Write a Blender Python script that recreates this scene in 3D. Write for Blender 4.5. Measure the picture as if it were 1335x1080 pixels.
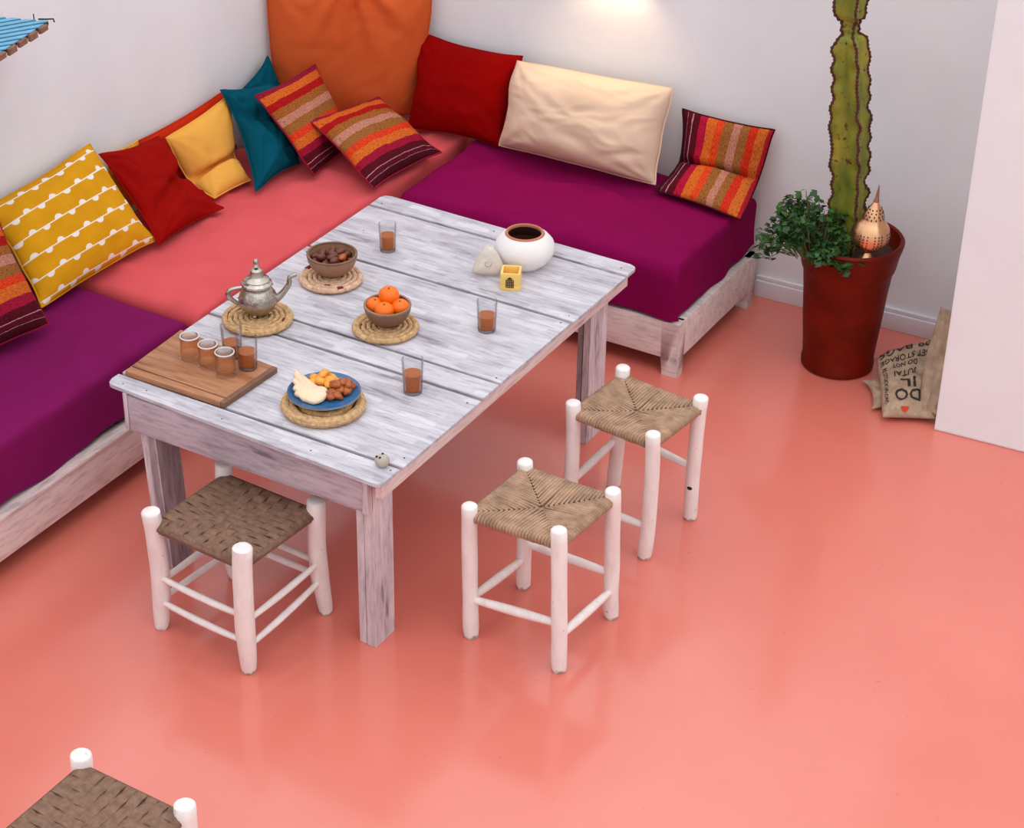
import bpy, bmesh, math, random
from mathutils import Vector, Matrix, noise
random.seed(7)
S = bpy.context.scene
for o in list(bpy.data.objects): bpy.data.objects.remove(o)
COL = S.collection
PI = math.pi

# ------------------------------------------------------------------ camera
cam_d = bpy.data.cameras.new('camera'); cam = bpy.data.objects.new('camera', cam_d); COL.objects.link(cam)
cr = Vector((0.86519888, 0.50117013, 0.01610585)); cu = Vector((-0.27518702, 0.44773045, 0.85076997)); cf = Vector((-0.41916942, 0.74051735, -0.5252914))
cam.matrix_world = Matrix(((cr.x, cu.x, -cf.x, 2.46764765), (cr.y, cu.y, -cf.y, -3.68036702), (cr.z, cu.z, -cf.z, 3.54665438), (0, 0, 0, 1)))
cam_d.sensor_fit = 'HORIZONTAL'; cam_d.sensor_width = 36; cam_d.lens = 2642.87 / 1335 * 36
cam_d.clip_start = 0.1; cam_d.clip_end = 60
S.camera = cam

# ------------------------------------------------------------------ light
w = bpy.data.worlds.new('overcast_sky'); S.world = w; w.use_nodes = True
wn = w.node_tree.nodes; bg = wn['Background']
bg.inputs['Strength'].default_value = 1.62
_tc = wn.new('ShaderNodeTexCoord'); _sp = wn.new('ShaderNodeSeparateXYZ'); _mr = wn.new('ShaderNodeMapRange'); _cr = wn.new('ShaderNodeValToRGB')
# overcast sky: three times as bright overhead as at the horizon
w.node_tree.links.new(_tc.outputs['Generated'], _sp.inputs[0]); w.node_tree.links.new(_sp.outputs['Z'], _mr.inputs['Value']); w.node_tree.links.new(_mr.outputs['Result'], _cr.inputs['Fac']); w.node_tree.links.new(_cr.outputs['Color'], bg.inputs['Color'])
_cr.color_ramp.elements[0].color = (.43, .445, .46, 1); _cr.color_ramp.elements[1].color = (.955, 1.0, 1.03, 1)
sd = bpy.data.lights.new('sun', 'SUN'); sun = bpy.data.objects.new('sun', sd); COL.objects.link(sun)
sd.energy = 0.35; sd.angle = math.radians(55); sd.color = (1.0, 0.96, 0.93)
sun.rotation_euler = Vector((-0.50, 0.25, -1.0)).to_track_quat('-Z', 'Y').to_euler()
S.view_settings.view_transform = 'Standard'; S.view_settings.look = 'None'; S.view_settings.gamma = 1
S.view_settings.use_curve_mapping = False; S.view_settings.exposure = 0.0

# ------------------------------------------------------------------ materials
def lin(c):
    def f(x):
        x /= 255.
        return x / 12.92 if x <= .04045 else ((x + .055) / 1.055) ** 2.4
    return (f(c[0]), f(c[1]), f(c[2]), 1)

class NT:
    def __init__(s, name):
        s.m = bpy.data.materials.new(name); s.m.use_nodes = True
        s.t = s.m.node_tree; s.n = s.t.nodes; s.p = s.n['Principled BSDF']
    def new(s, t, **k):
        n = s.n.new(t)
        for a, b in k.items(): setattr(n, a, b)
        return n
    def link(s, a, b): s.t.links.new(a, b)
    def coord(s, kind='Object', scale=(1, 1, 1), rot=(0, 0, 0)):
        tc = s.new('ShaderNodeTexCoord'); mp = s.new('ShaderNodeMapping')
        mp.inputs['Scale'].default_value = scale; mp.inputs['Rotation'].default_value = rot
        s.link(tc.outputs[kind], mp.inputs['Vector']); return mp.outputs['Vector']
    def noise(s, vec, scale, detail=4, rough=.55):
        n = s.new('ShaderNodeTexNoise'); n.inputs['Scale'].default_value = scale
        n.inputs['Detail'].default_value = detail; n.inputs['Roughness'].default_value = rough
        s.link(vec, n.inputs['Vector']); return n.outputs['Fac']
    def ramp(s, fac, stops, interp='LINEAR'):
        r = s.new('ShaderNodeValToRGB'); e = r.color_ramp; e.interpolation = interp
        while len(e.elements) < len(stops): e.elements.new(.5)
        for el, (p, c) in zip(e.elements, stops): el.position = p; el.color = c
        s.link(fac, r.inputs['Fac']); return r.outputs['Color']
    def math(s, op, a, b=None, c=None):
        n = s.new('ShaderNodeMath', operation=op)
        for i, v in enumerate((a, b, c)):
            if v is None: continue
            if isinstance(v, (int, float)): n.inputs[i].default_value = v
            else: s.link(v, n.inputs[i])
        return n.outputs[0]
    def mix(s, fac, a, b, blend='MIX'):
        n = s.new('ShaderNodeMix', data_type='RGBA', blend_type=blend)
        for i, v in ((0, fac), (6, a), (7, b)):
            if isinstance(v, (int, float, tuple)): n.inputs[i].default_value = v
            else: s.link(v, n.inputs[i])
        return n.outputs[2]
    def bump(s, h, strength=.3, dist=.01):
        b = s.new('ShaderNodeBump'); b.inputs['Strength'].default_value = strength; b.inputs['Distance'].default_value = dist
        s.link(h, b.inputs['Height']); s.link(b.outputs['Normal'], s.p.inputs['Normal'])
    def set(s, color=None, rough=None, metal=None, spec=None):
        for k, v in (('Base Color', color), ('Roughness', rough), ('Metallic', metal), ('Specular IOR Level', spec)):
            if v is None: continue
            if isinstance(v, (int, float, tuple)): s.p.inputs[k].default_value = v
            else: s.link(v, s.p.inputs[k])
        return s.m

def plain(name, c, rough=.6, var=.12, sc=12, metal=0, spec=.4, bump=0, bsc=60, stretch=(1, 1, 1)):
    t = NT(name); v = t.coord('Object', stretch); f = t.noise(v, sc)
    a = lin(c); lo = tuple(x * (1 - var) for x in a[:3]) + (1,); hi = tuple(min(1, x * (1 + var)) for x in a[:3]) + (1,)
    col = t.ramp(f, [(.3, lo), (.7, hi)])
    if bump: t.bump(t.noise(v, bsc, 3), bump, .004)
    return t.set(col, rough, metal, spec)

def fabric(name, c, var=.05, sheen=.08):
    t = NT(name); v = t.coord('Object'); f = t.noise(v, 5, 3)
    a = lin(c); lo = tuple(x * (1 - var) for x in a[:3]) + (1,); hi = tuple(min(1, x * (1 + var)) for x in a[:3]) + (1,)
    col = t.ramp(f, [(.3, lo), (.7, hi)])
    w1 = t.noise(v, 420, 2)
    w2 = t.noise(v, 26, 4, .5)
    h = t.math('ADD', t.math('MULTIPLY', w1, .25), w2)
    t.bump(h, .16, .005)
    t.p.inputs['Sheen Weight'].default_value = sheen; t.p.inputs['Sheen Roughness'].default_value = .5
    t.p.inputs['Sheen Tint'].default_value = a
    return t.set(col, .9, 0, .06)

def stripes(name, axis, cols):
    t = NT(name); tc = t.new('ShaderNodeTexCoord'); sp = t.new('ShaderNodeSeparateXYZ'); t.link(tc.outputs['UV'], sp.inputs[0])
    mp = t.new('ShaderNodeMapping'); mp.inputs['Scale'].default_value = (26, 95, 1) if axis == 'Y' else (95, 26, 1); t.link(tc.outputs['UV'], mp.inputs['Vector'])
    n = t.noise(mp.outputs['Vector'], 1.2, 4)
    n2 = t.noise(t.coord('UV'), 5, 3)
    co = t.math('ADD', sp.outputs[axis], t.math('MULTIPLY', t.math('SUBTRACT', n2, .5), .03))
    co = t.math('ADD', co, t.math('MULTIPLY', t.math('SUBTRACT', n, .5), .006))
    c = t.ramp(co, [(p, lin(x)) for p, x in cols], 'CONSTANT')
    sh = t.ramp(n, [(.33, (.42, .36, .34, 1)), (.50, (.9, .88, .86, 1)), (.70, (1.12, 1.06, 1.0, 1))])
    c = t.mix(1.0, c, sh, 'MULTIPLY')
    t.bump(n, .5, .004)
    return t.set(c, .9, 0, .15)
SEQ = [(0, (150, 22, 50)), (.05, (216, 100, 34)), (.15, (176, 16, 18)), (.235, (164, 96, 40)), (.33, (196, 130, 110)), (.42, (158, 98, 46)),
       (.52, (224, 62, 28)), (.60, (216, 104, 36)), (.70, (160, 16, 52)), (.79, (88, 8, 26)), (.872, (190, 140, 150)), (.882, (92, 8, 30)), (.93, (190, 140, 150)), (.937, (72, 6, 24))]

def scallops():
    t = NT('mustard_scallop_print'); tc = t.new('ShaderNodeTexCoord'); sp = t.new('ShaderNodeSeparateXYZ'); t.link(tc.outputs['UV'], sp.inputs[0])
    u, v = sp.outputs['X'], sp.outputs['Y']
    vv = t.math('ADD', t.math('MULTIPLY', v, 5.6), .12)
    row = t.math('FLOOR', vv); fv = t.math('SUBTRACT', t.math('FRACT', vv), .5)
    line = t.math('LESS_THAN', t.math('ABSOLUTE', fv), .028)
    uu = t.math('ADD', t.math('MULTIPLY', u, 9.2), t.math('MULTIPLY', row, .62))
    cell = t.math('FLOOR', uu); fu = t.math('SUBTRACT', t.math('FRACT', uu), .5)
    dy = t.math('MULTIPLY', fv, 1.25)
    d = t.math('SQRT', t.math('ADD', t.math('MULTIPLY', fu, fu), t.math('MULTIPLY', dy, dy)))
    circ = t.math('LESS_THAN', d, .27)
    par = t.math('SUBTRACT', t.math('MULTIPLY', t.math('MODULO', t.math('ABSOLUTE', cell), 2), 2), 1)
    half = t.math('GREATER_THAN', t.math('MULTIPLY', par, fv), 0)
    fac = t.math('MAXIMUM', line, t.math('MULTIPLY', circ, half))
    f = t.noise(t.coord('Object'), 9, 5)
    base = t.ramp(f, [(.3, lin((204, 140, 14))), (.7, lin((220, 154, 20)))])
    c = t.mix(fac, base, lin((238, 226, 215)))
    t.bump(t.noise(t.coord('Object'), 30, 4), .3, .006)
    return t.set(c, .9, 0, .15)

def whitewash(name, axis, light, mid, dark, amount=.5, strips=True, seed=0.):
    """painted, rubbed wood; grain runs along the given axis"""
    t = NT(name); k = {'X': (3.4, 22, 22), 'Y': (22, 3.4, 22), 'Z': (22, 22, 3.4)}[axis]
    v = t.coord('Object', k); f = t.noise(v, 1.0, 6, .62)
    v2 = t.coord('Object', tuple(x * 4 for x in k)); f2 = t.noise(v2, 1.0, 4, .6)
    col = t.ramp(f, [(.30, lin(dark)), (.40, lin(mid)), (.46 + .2 * (1 - amount) + .06, lin(light))])
    if strips:
        br = t.new('ShaderNodeTexBrick'); br.offset = .37; br.squash = 1
        br.inputs['Color1'].default_value = (.72, .70, .74, 1); br.inputs['Color2'].default_value = (1.0, 1.0, 1.0, 1); br.inputs['Mortar'].default_value = (.82, .81, .84, 1)
        br.inputs['Scale'].default_value = 1; br.inputs['Mortar Size'].default_value = .0006; br.inputs['Brick Width'].default_value = .12; br.inputs['Row Height'].default_value = .026
        t.link(t.coord('Object'), br.inputs['Vector'])
        col = t.mix(.75, col, br.outputs['Color'], 'MULTIPLY')
    g = t.ramp(f2, [(.33, (.72, .70, .72, 1)), (.52, (1, 1, 1, 1))])
    col = t.mix(.7, col, g, 'MULTIPLY')
    t.bump(t.math('ADD', f, t.math('MULTIPLY', f2, .6)), .35, .003)
    return t.set(col, .55, 0, .4)

def pole_paint():
    t = NT('white_painted_pole'); v = t.coord('Object'); n = t.noise(t.coord('Object', (1, 1, .3)), 30, 5); n2 = t.noise(v, 55, 3)
    c = t.ramp(n, [(.3, lin((232, 218, 214))), (.6, lin((244, 234, 230)))])
    c = t.mix(t.ramp(n2, [(.70, (0, 0, 0, 1)), (.76, (.7, .7, .7, 1))]), c, lin((150, 126, 118)))
    sp = t.new('ShaderNodeSeparateXYZ'); t.link(v, sp.inputs[0])          # scuffed dirty feet
    f = t.math('SUBTRACT', .016, sp.outputs['Z']); f = t.math('ADD', t.math('MULTIPLY', f, 60), t.math('MULTIPLY', t.math('SUBTRACT', n2, .5), 2))
    c = t.mix(t.ramp(f, [(.25, (0, 0, 0, 1)), (.8, (.8, .8, .8, 1))]), c, lin((142, 100, 84)))
    t.bump(n, .25, .004)
    return t.set(c, .5, 0, .4)
M = {}
def build_materials():
    t = NT('painted_plaster'); v = t.coord('Object'); n = t.noise(v, 2.2, 5); n2 = t.noise(v, 28, 5)
    t.bump(t.math('ADD', t.math('MULTIPLY', n, 1.5), t.math('MULTIPLY', n2, .12)), .22, .02)
    M['plaster'] = t.set(t.ramp(n, [(.35, lin((236, 235, 238))), (.65, lin((243, 242, 245)))]), .75, 0, .3)
    t = NT('salmon_floor_paint'); v = t.coord('Object'); n = t.noise(v, 1.6, 6, .6); n2 = t.noise(v, 9, 5)
    c = t.ramp(n, [(.3, lin((220, 114, 98))), (.7, lin((227, 124, 108)))])
    sp = t.ramp(t.noise(v, 42, 2), [(.71, (1, 1, 1, 1)), (.76, (.72, .62, .6, 1))]); c = t.mix(.5, c, sp, 'MULTIPLY')
    t.bump(t.math('ADD', n, t.math('MULTIPLY', n2, .12)), .06, .02)
    t.p.inputs['Coat Weight'].default_value = .8; t.p.inputs['Coat Roughness'].default_value = .14
    M['floor'] = t.set(c, t.math('ADD', .22, t.math('MULTIPLY', n2, .2)), 0, .5)
    M['base'] = whitewash('whitewashed_base_wood', 'X', (230, 212, 208), (220, 200, 196), (214, 194, 192), .7, False)
    M['trim'] = plain('white_trim_paint', (230, 224, 230), .6, .05, 6, bump=.2)
    M['top'] = whitewash('rubbed_white_table_paint', 'X', (213, 207, 213), (194, 187, 194), (152, 142, 150), .6)
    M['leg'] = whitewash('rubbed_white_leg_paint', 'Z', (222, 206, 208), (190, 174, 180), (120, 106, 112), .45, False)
    M['seam_shade'] = plain('seam_shade_brown', (30, 22, 22), .9, .2, 30)  # near black, stands in for the shade down in the plank gaps
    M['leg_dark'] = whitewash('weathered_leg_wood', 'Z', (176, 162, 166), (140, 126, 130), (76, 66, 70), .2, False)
    M['apron'] = whitewash('weathered_apron_wood', 'X', (196, 180, 187), (172, 156, 165), (122, 108, 116), .45, False)
    M['apron_side'] = whitewash('pinkish_apron_wood', 'Y', (234, 212, 208), (222, 198, 195), (196, 172, 170), .6, False)
    M['purple'] = fabric('purple_cotton', (124, 22, 84)); M['pink'] = fabric('coral_pink_cotton', (216, 88, 92)); M['violet'] = fabric('violet_cotton', (126, 6, 70))
    M['red'] = fabric('red_cotton', (140, 2, 2)); M['rust'] = fabric('rust_red_cotton', (190, 44, 16)); M['dred'] = fabric('deep_red_cotton', (148, 12, 8))
    M['yellow'] = fabric('amber_cotton', (234, 168, 76)); M['teal'] = fabric('teal_cotton', (4, 76, 94)); M['orange'] = fabric('orange_cotton', (208, 92, 46))
    M['beige'] = fabric('cream_cotton', (226, 194, 168)); M['mustard'] = scallops()
    M['sv'] = stripes('woven_stripes_across', 'Y', SEQ)
    M['su'] = stripes('woven_stripes_upright', 'X', [(0, SEQ[-1][1])] + [(1 - p2, c) for (p, c), p2 in zip(reversed(SEQ), [q for q, _ in reversed(SEQ)] ) ][1:] if False else
              [(0, (72, 6, 24)), (.063, (190, 140, 150)), (.07, (92, 8, 30)), (.12, (190, 140, 150)), (.13, (88, 8, 26)), (.21, (180, 16, 56)), (.30, (216, 104, 36)), (.40, (224, 72, 28)), (.48, (158, 98, 46)), (.58, (196, 130, 110)), (.67, (160, 100, 50)), (.76, (214, 50, 24)), (.85, (214, 108, 44)), (.95, (190, 30, 50))])
    M['post'] = pole_paint()
    M['rush'] = plain('twisted_rush', (174, 139, 114), .85, .3, 26, spec=.2, bump=.8, bsc=220)
    M['rush_dark'] = plain('brown_palm_weave', (134, 102, 85), .85, .25, 55, spec=.2, bump=.8, bsc=240)
    M['straw'] = plain('plaited_straw', (198, 158, 114), .85, .32, 90, spec=.2, bump=.7, bsc=200)
    M['straw_pink'] = plain('pale_plaited_straw', (216, 176, 146), .85, .28, 90, spec=.2, bump=.7, bsc=200)
    M['wine'] = plain('wine_red_yarn', (120, 20, 34), .9, .2, 60)
    M['silver'] = plain('tarnished_silver', (176, 165, 154), .28, .22, 40, metal=1, bump=.7, bsc=95)
    M['silver_plain'] = plain('polished_silver', (186, 175, 164), .24, .12, 30, metal=1)
    M['walnut'] = whitewash('oiled_board_wood', 'X', (182, 126, 90), (158, 102, 68), (112, 68, 46), .5, False)
    M['dark'] = plain('dark_groove', (40, 26, 22), .9, .1)
    M['coconut'] = plain('turned_brown_wood', (150, 110, 84), .5, .18, 22, bump=.2); M['bowl_dark'] = plain('dark_coconut_shell', (124, 86, 66), .5, .2, 26, bump=.2)
    M['date'] = plain('glossy_brown_date', (104, 50, 32), .35, .4, 60, bump=.6, bsc=90); M['amber_date'] = plain('sticky_amber_date', (164, 82, 38), .28, .5, 60, bump=.6, bsc=90)
    M['mandarin'] = plain('mandarin_peel', (246, 112, 14), .4, .06, 20, bump=.35, bsc=160); M['stalk'] = plain('dry_green_stalk', (110, 100, 40), .8)
    M['apricot'] = plain('dried_apricot', (240, 160, 66), .45, .2, 40, bump=.5, bsc=80); M['bread'] = plain('pale_flatbread', (236, 204, 172), .8, .1, 30, bump=.6, bsc=70)
    M['blue'] = plain('blue_glaze', (48, 98, 142), .18, .3, 16, spec=.6); M['clay_rim'] = plain('unglazed_clay', (176, 150, 124), .7)
    M['vase'] = plain('white_limewash', (236, 228, 226), .7, .04, 10, bump=.2); M['terracotta'] = plain('terracotta', (190, 118, 92), .8, .12); M['inside'] = plain('dark_clay_inside', (74, 32, 24), .9, .15)
    M['wax'] = plain('honey_wax', (248, 204, 116), .5, .08, 30); M['wax'].node_tree.nodes['Principled BSDF'].inputs['Subsurface Weight'].default_value = .15
    M['soot'] = plain('dark_brown_print', (70, 34, 12), .8)
    M['shell'] = plain('chalky_shell', (206, 192, 180), .7, .12, 40, bump=.3); M['pebble'] = plain('grey_pebble', (178, 168, 156), .7, .14, 60, bump=.3)
    M['pot'] = plain('oxblood_glazed_clay', (104, 18, 2), .45, .3, 9, spec=.15, bump=.15, bsc=14); M['soil'] = plain('dry_soil', (70, 42, 32), .95, .3, 60, bump=1)
    t = NT('cactus_skin'); v = t.coord('Object'); n = t.noise(t.coord('Object', (14, 14, 5)), 1, 5); n2 = t.noise(v, 45, 4)
    c = t.ramp(n, [(.32, lin((84, 100, 28))), (.5, lin((126, 128, 40))), (.68, lin((168, 148, 46)))])
    c = t.mix(t.ramp(n2, [(.60, (0, 0, 0, 1)), (.68, (1, 1, 1, 1))]), c, lin((84, 52, 30))); t.bump(n2, .3, .004)
    M['cactus'] = t.set(c, .5, 0, .4)
    M['cork'] = plain('corky_brown_rib', (84, 42, 34), .9, .3, 60)
    M['leaf'] = plain('dark_green_leaf', (36, 68, 28), .45, .35, 30); M['leaf2'] = plain('fresh_green_leaf', (54, 96, 36), .45, .3, 30); M['stem'] = plain('green_stem', (88, 104, 56), .6)
    M['brass'] = plain('rose_brass', (232, 176, 134), .3, .12, 20, metal=1); M['hole'] = plain('dark_perforation', (50, 26, 16), .9)
    t = NT('burlap'); v = t.coord('Object'); wv = t.new('ShaderNodeTexWave'); wv.inputs['Scale'].default_value = 90; t.link(v, wv.inputs['Vector'])
    n = t.noise(v, 30, 5); t.bump(t.math('ADD', n, t.math('MULTIPLY', wv.outputs['Fac'], .3)), .5, .005)
    M['burlap'] = t.set(t.ramp(n, [(.3, lin((164, 134, 112))), (.7, lin((198, 168, 142)))]), .95, 0, .1)
    M['ink'] = plain('black_sack_ink', (52, 44, 42), .9, .2, 50); M['red_ink'] = plain('red_sack_ink', (206, 62, 44), .9, .15, 50)
    M['tin_blue'] = plain('faded_blue_paint', (108, 172, 206), .55, .15, 20, bump=.2); M['rusty'] = plain('rusty_brown', (142, 96, 74), .8, .3, 40); M['iron'] = plain('dark_iron', (50, 44, 48), .6, .2, metal=.6)
    M['lamp_metal'] = plain('aged_brass_sconce', (150, 116, 70), .35, .1, metal=1)
    # glass: clear pane of real thickness; fresnel mix of see-through and gloss
    t = NT('clear_glass'); fr = t.new('ShaderNodeLayerWeight'); fr.inputs['Blend'].default_value = .16
    tr = t.new('ShaderNodeBsdfTransparent'); tr.inputs['Color'].default_value = (.95, .95, .95, 1); gl = t.new('ShaderNodeBsdfGlossy'); gl.inputs['Roughness'].default_value = .03
    mx = t.new('ShaderNodeMixShader'); t.link(t.math('MULTIPLY', fr.outputs['Fresnel'], .55), mx.inputs[0]); t.link(tr.outputs[0], mx.inputs[1]); t.link(gl.outputs[0], mx.inputs[2])
    t.link(mx.outputs[0], t.n['Material Output'].inputs['Surface']); M['glass'] = t.m
    t = NT('clear_glass_thick'); fr = t.new('ShaderNodeLayerWeight'); fr.inputs['Blend'].default_value = .3
    tr = t.new('ShaderNodeBsdfTransparent'); tr.inputs['Color'].default_value = (.9, .88, .87, 1); gl = t.new('ShaderNodeBsdfGlossy'); gl.inputs['Roughness'].default_value = .25
    mx = t.new('ShaderNodeMixShader'); t.link(t.math('ADD', t.math('MULTIPLY', fr.outputs['Fresnel'], .5), .3), mx.inputs[0]); t.link(tr.outputs[0], mx.inputs[1]); t.link(gl.outputs[0], mx.inputs[2])
    t.link(mx.outputs[0], t.n['Material Output'].inputs['Surface']); M['glass_thick'] = t.m
    def tea(name, dif, tint, f):
        t = NT(name); tr = t.new('ShaderNodeBsdfTransparent'); tr.inputs['Color'].default_value = lin(tint); mx = t.new('ShaderNodeMixShader')
        t.p.inputs['Base Color'].default_value = lin(dif); t.p.inputs['Roughness'].default_value = .15
        mx.inputs[0].default_value = f; t.link(tr.outputs[0], mx.inputs[1]); t.link(t.p.outputs[0], mx.inputs[2]); t.link(mx.outputs[0], t.n['Material Output'].inputs['Surface']); return t.m
    M['rim_glint'] = tea('white_rim_glint', (246, 238, 236), (250, 246, 244), .75)  # mostly opaque white: paints the glint on the upturned glasses
    M['tea'] = tea('amber_tea', (204, 124, 74), (244, 186, 130), .5)
    M['tea_rest'] = tea('pale_tea_tint', (236, 160, 110), (252, 226, 202), .3)
build_materials()

# ------------------------------------------------------------------ mesh helpers (all take world coordinates)
ROOT = {}
def origin_of(o):
    v = Vector((0, 0, 0))
    while o is not None: v += o.location; o = o.parent
    return v
def thing(name, loc, label, cat, group=None):
    o = bpy.data.objects.new(name, None); COL.objects.link(o); o.location = loc; o.empty_display_size = .05
    return tag(o, label, cat, group)
def tag(o, label=None, cat=None, group=None, kind=None):
    if label: o['label'] = label
    if cat: o['category'] = cat
    if group: o['group'] = group
    if kind: o['kind'] = kind
    return o
def obj(name, bm, mat, parent=None, loc=None, smooth=True, label=None, kind=None, sharp=40):
    off = origin_of(parent) if parent else Vector(loc or (0, 0, 0))
    bmesh.ops.translate(bm, verts=bm.verts, vec=-off)
    if smooth:
        bm.normal_update(); lim = math.radians(sharp)
        for e in bm.edges:
            if len(e.link_faces) == 2 and e.calc_face_angle(0) > lim: e.smooth = False
    me = bpy.data.meshes.new(name); bm.to_mesh(me); bm.free()
    if smooth:
        for p in me.polygons: p.use_smooth = True
    for m in (mat if isinstance(mat, (list, tuple)) else [mat]): me.materials.append(m)
    o = bpy.data.objects.new(name, me); COL.objects.link(o)
    if parent: o.parent = parent
    else: o.location = off
    if label: o['label'] = label
    if kind: o['kind'] = kind
    return o
def B(): return bmesh.new()
def hexa(bm, p, bevel=0., mi=0):
    """eight corners: bottom ring then top ring"""
    vs = [bm.verts.new(q) for q in p]; fs = []
    for f in ((3, 2, 1, 0), (4, 5, 6, 7), (0, 1, 5, 4), (1, 2, 6, 5), (2, 3, 7, 6), (3, 0, 4, 7)):
        fc = bm.faces.new([vs[i] for i in f]); fc.material_index = mi; fs.append(fc)
    if bevel:
        es = set(e for f in fs for e in f.edges)
        bmesh.ops.bevel(bm, geom=list(es), offset=bevel, segments=2, affect='EDGES', profile=.6)
    return bm
def box(bm, x0, x1, y0, y1, z0, z1, bevel=0., rot=0., mi=0):
    c = Vector(((x0 + x1) / 2, (y0 + y1) / 2, 0)); P = []
    for z in (z0, z1):
        for x, y in ((x0, y0), (x1, y0), (x1, y1), (x0, y1)):
            d = Vector((x, y, 0)) - c; d.rotate(Matrix.Rotation(rot, 3, 'Z')); P.append((c.x + d.x, c.y + d.y, z))
    return hexa(bm, P, bevel, mi)
def quadslab(bm, q, z0, z1, bevel=0.):
    return hexa(bm, [(x, y, z0) for x, y in q] + [(x, y, z1) for x, y in q], bevel)
def frame_of(t):
    t = t.normalized(); a = Vector((0, 0, 1)) if abs(t.z) < .9 else Vector((1, 0, 0))
    n = t.cross(a).normalized(); return n, t.cross(n).normalized()
def tube(bm, pts, radii, seg=10, cap=True, closed=False, mi=0):
    pts = [Vector(p) for p in pts]; n = len(pts)
    if not hasattr(radii, '__len__'): radii = [radii] * n
    rings = []; pn = None
    for i, p in enumerate(pts):
        if closed: t = pts[(i + 1) % n] - pts[i - 1]
        else: t = pts[min(i + 1, n - 1)] - pts[max(i - 1, 0)]
        if t.length < 1e-9: t = Vector((0, 0, 1))
        t.normalize()
        if pn is None: a, b = frame_of(t)
        else:
            a = pn - t * pn.dot(t)
            a = a.normalized() if a.length > 1e-6 else frame_of(t)[0]
            b = t.cross(a)
        pn = a
        rings.append([bm.verts.new(p + (a * math.cos(k * 2 * PI / seg) + b * math.sin(k * 2 * PI / seg)) * radii[i]) for k in range(seg)])
    m = n if closed else n - 1
    for i in range(m):
        r0, r1 = rings[i], rings[(i + 1) % n]
        for k in range(seg):
            f = bm.faces.new((r0[k], r0[(k + 1) % seg], r1[(k + 1) % seg], r1[k])); f.material_index = mi
    if cap and not closed:
        bm.faces.new(list(reversed(rings[0]))).material_index = mi; bm.faces.new(rings[-1]).material_index = mi
    return bm
def lathe(bm, prof, c, seg=32, fn=None, axis=None, mi=0):
    """prof: (radius, height) pairs round c; fn(angle, height) scales the radius; axis = lean vector"""
    c = Vector(c); ax = Vector(axis or (0, 0, 1)); rings = []
    for r, z in prof:
        ring = []
        if r < 1e-6: ring = [bm.verts.new(c + ax * z)]
        else:
            for k in range(seg):
                a = 2 * PI * k / seg; s = fn(a, z) if fn else 1
                ring.append(bm.verts.new(c + ax * z + Vector((math.cos(a) * r * s, math.sin(a) * r * s, 0))))
        rings.append(ring)
    for r0, r1 in zip(rings, rings[1:]):
        for k in range(seg):
            k2 = (k + 1) % seg
            if len(r0) == 1 and len(r1) == 1: continue
            if len(r0) == 1: f = (r0[0], r1[k2], r1[k])
            elif len(r1) == 1: f = (r0[k], r0[k2], r1[0])
            else: f = (r0[k], r0[k2], r1[k2], r1[k])
            bm.faces.new(f).material_index = mi
    return bm
def blob(bm, c, r, sub=2, squash=(1, 1, 1), rot=None, amp=.0, freq=3., seed=0, mi=0):
    res = bmesh.ops.create_icosphere(bm, subdivisions=sub, radius=1)
    R = rot or Matrix.Identity(3)
    for v in res['verts']:
        p = v.co.copy(); k = 1 + amp * noise.noise(p * freq + Vector((seed * 7.1, seed * 3.3, 0)))
        p = Vector((p.x * squash[0], p.y * squash[1], p.z * squash[2])) * r * k
        v.co = R @ p + Vector(c)
    for v in res['verts']:
        for f in v.link_faces: f.material_index = mi
    return bm

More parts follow.
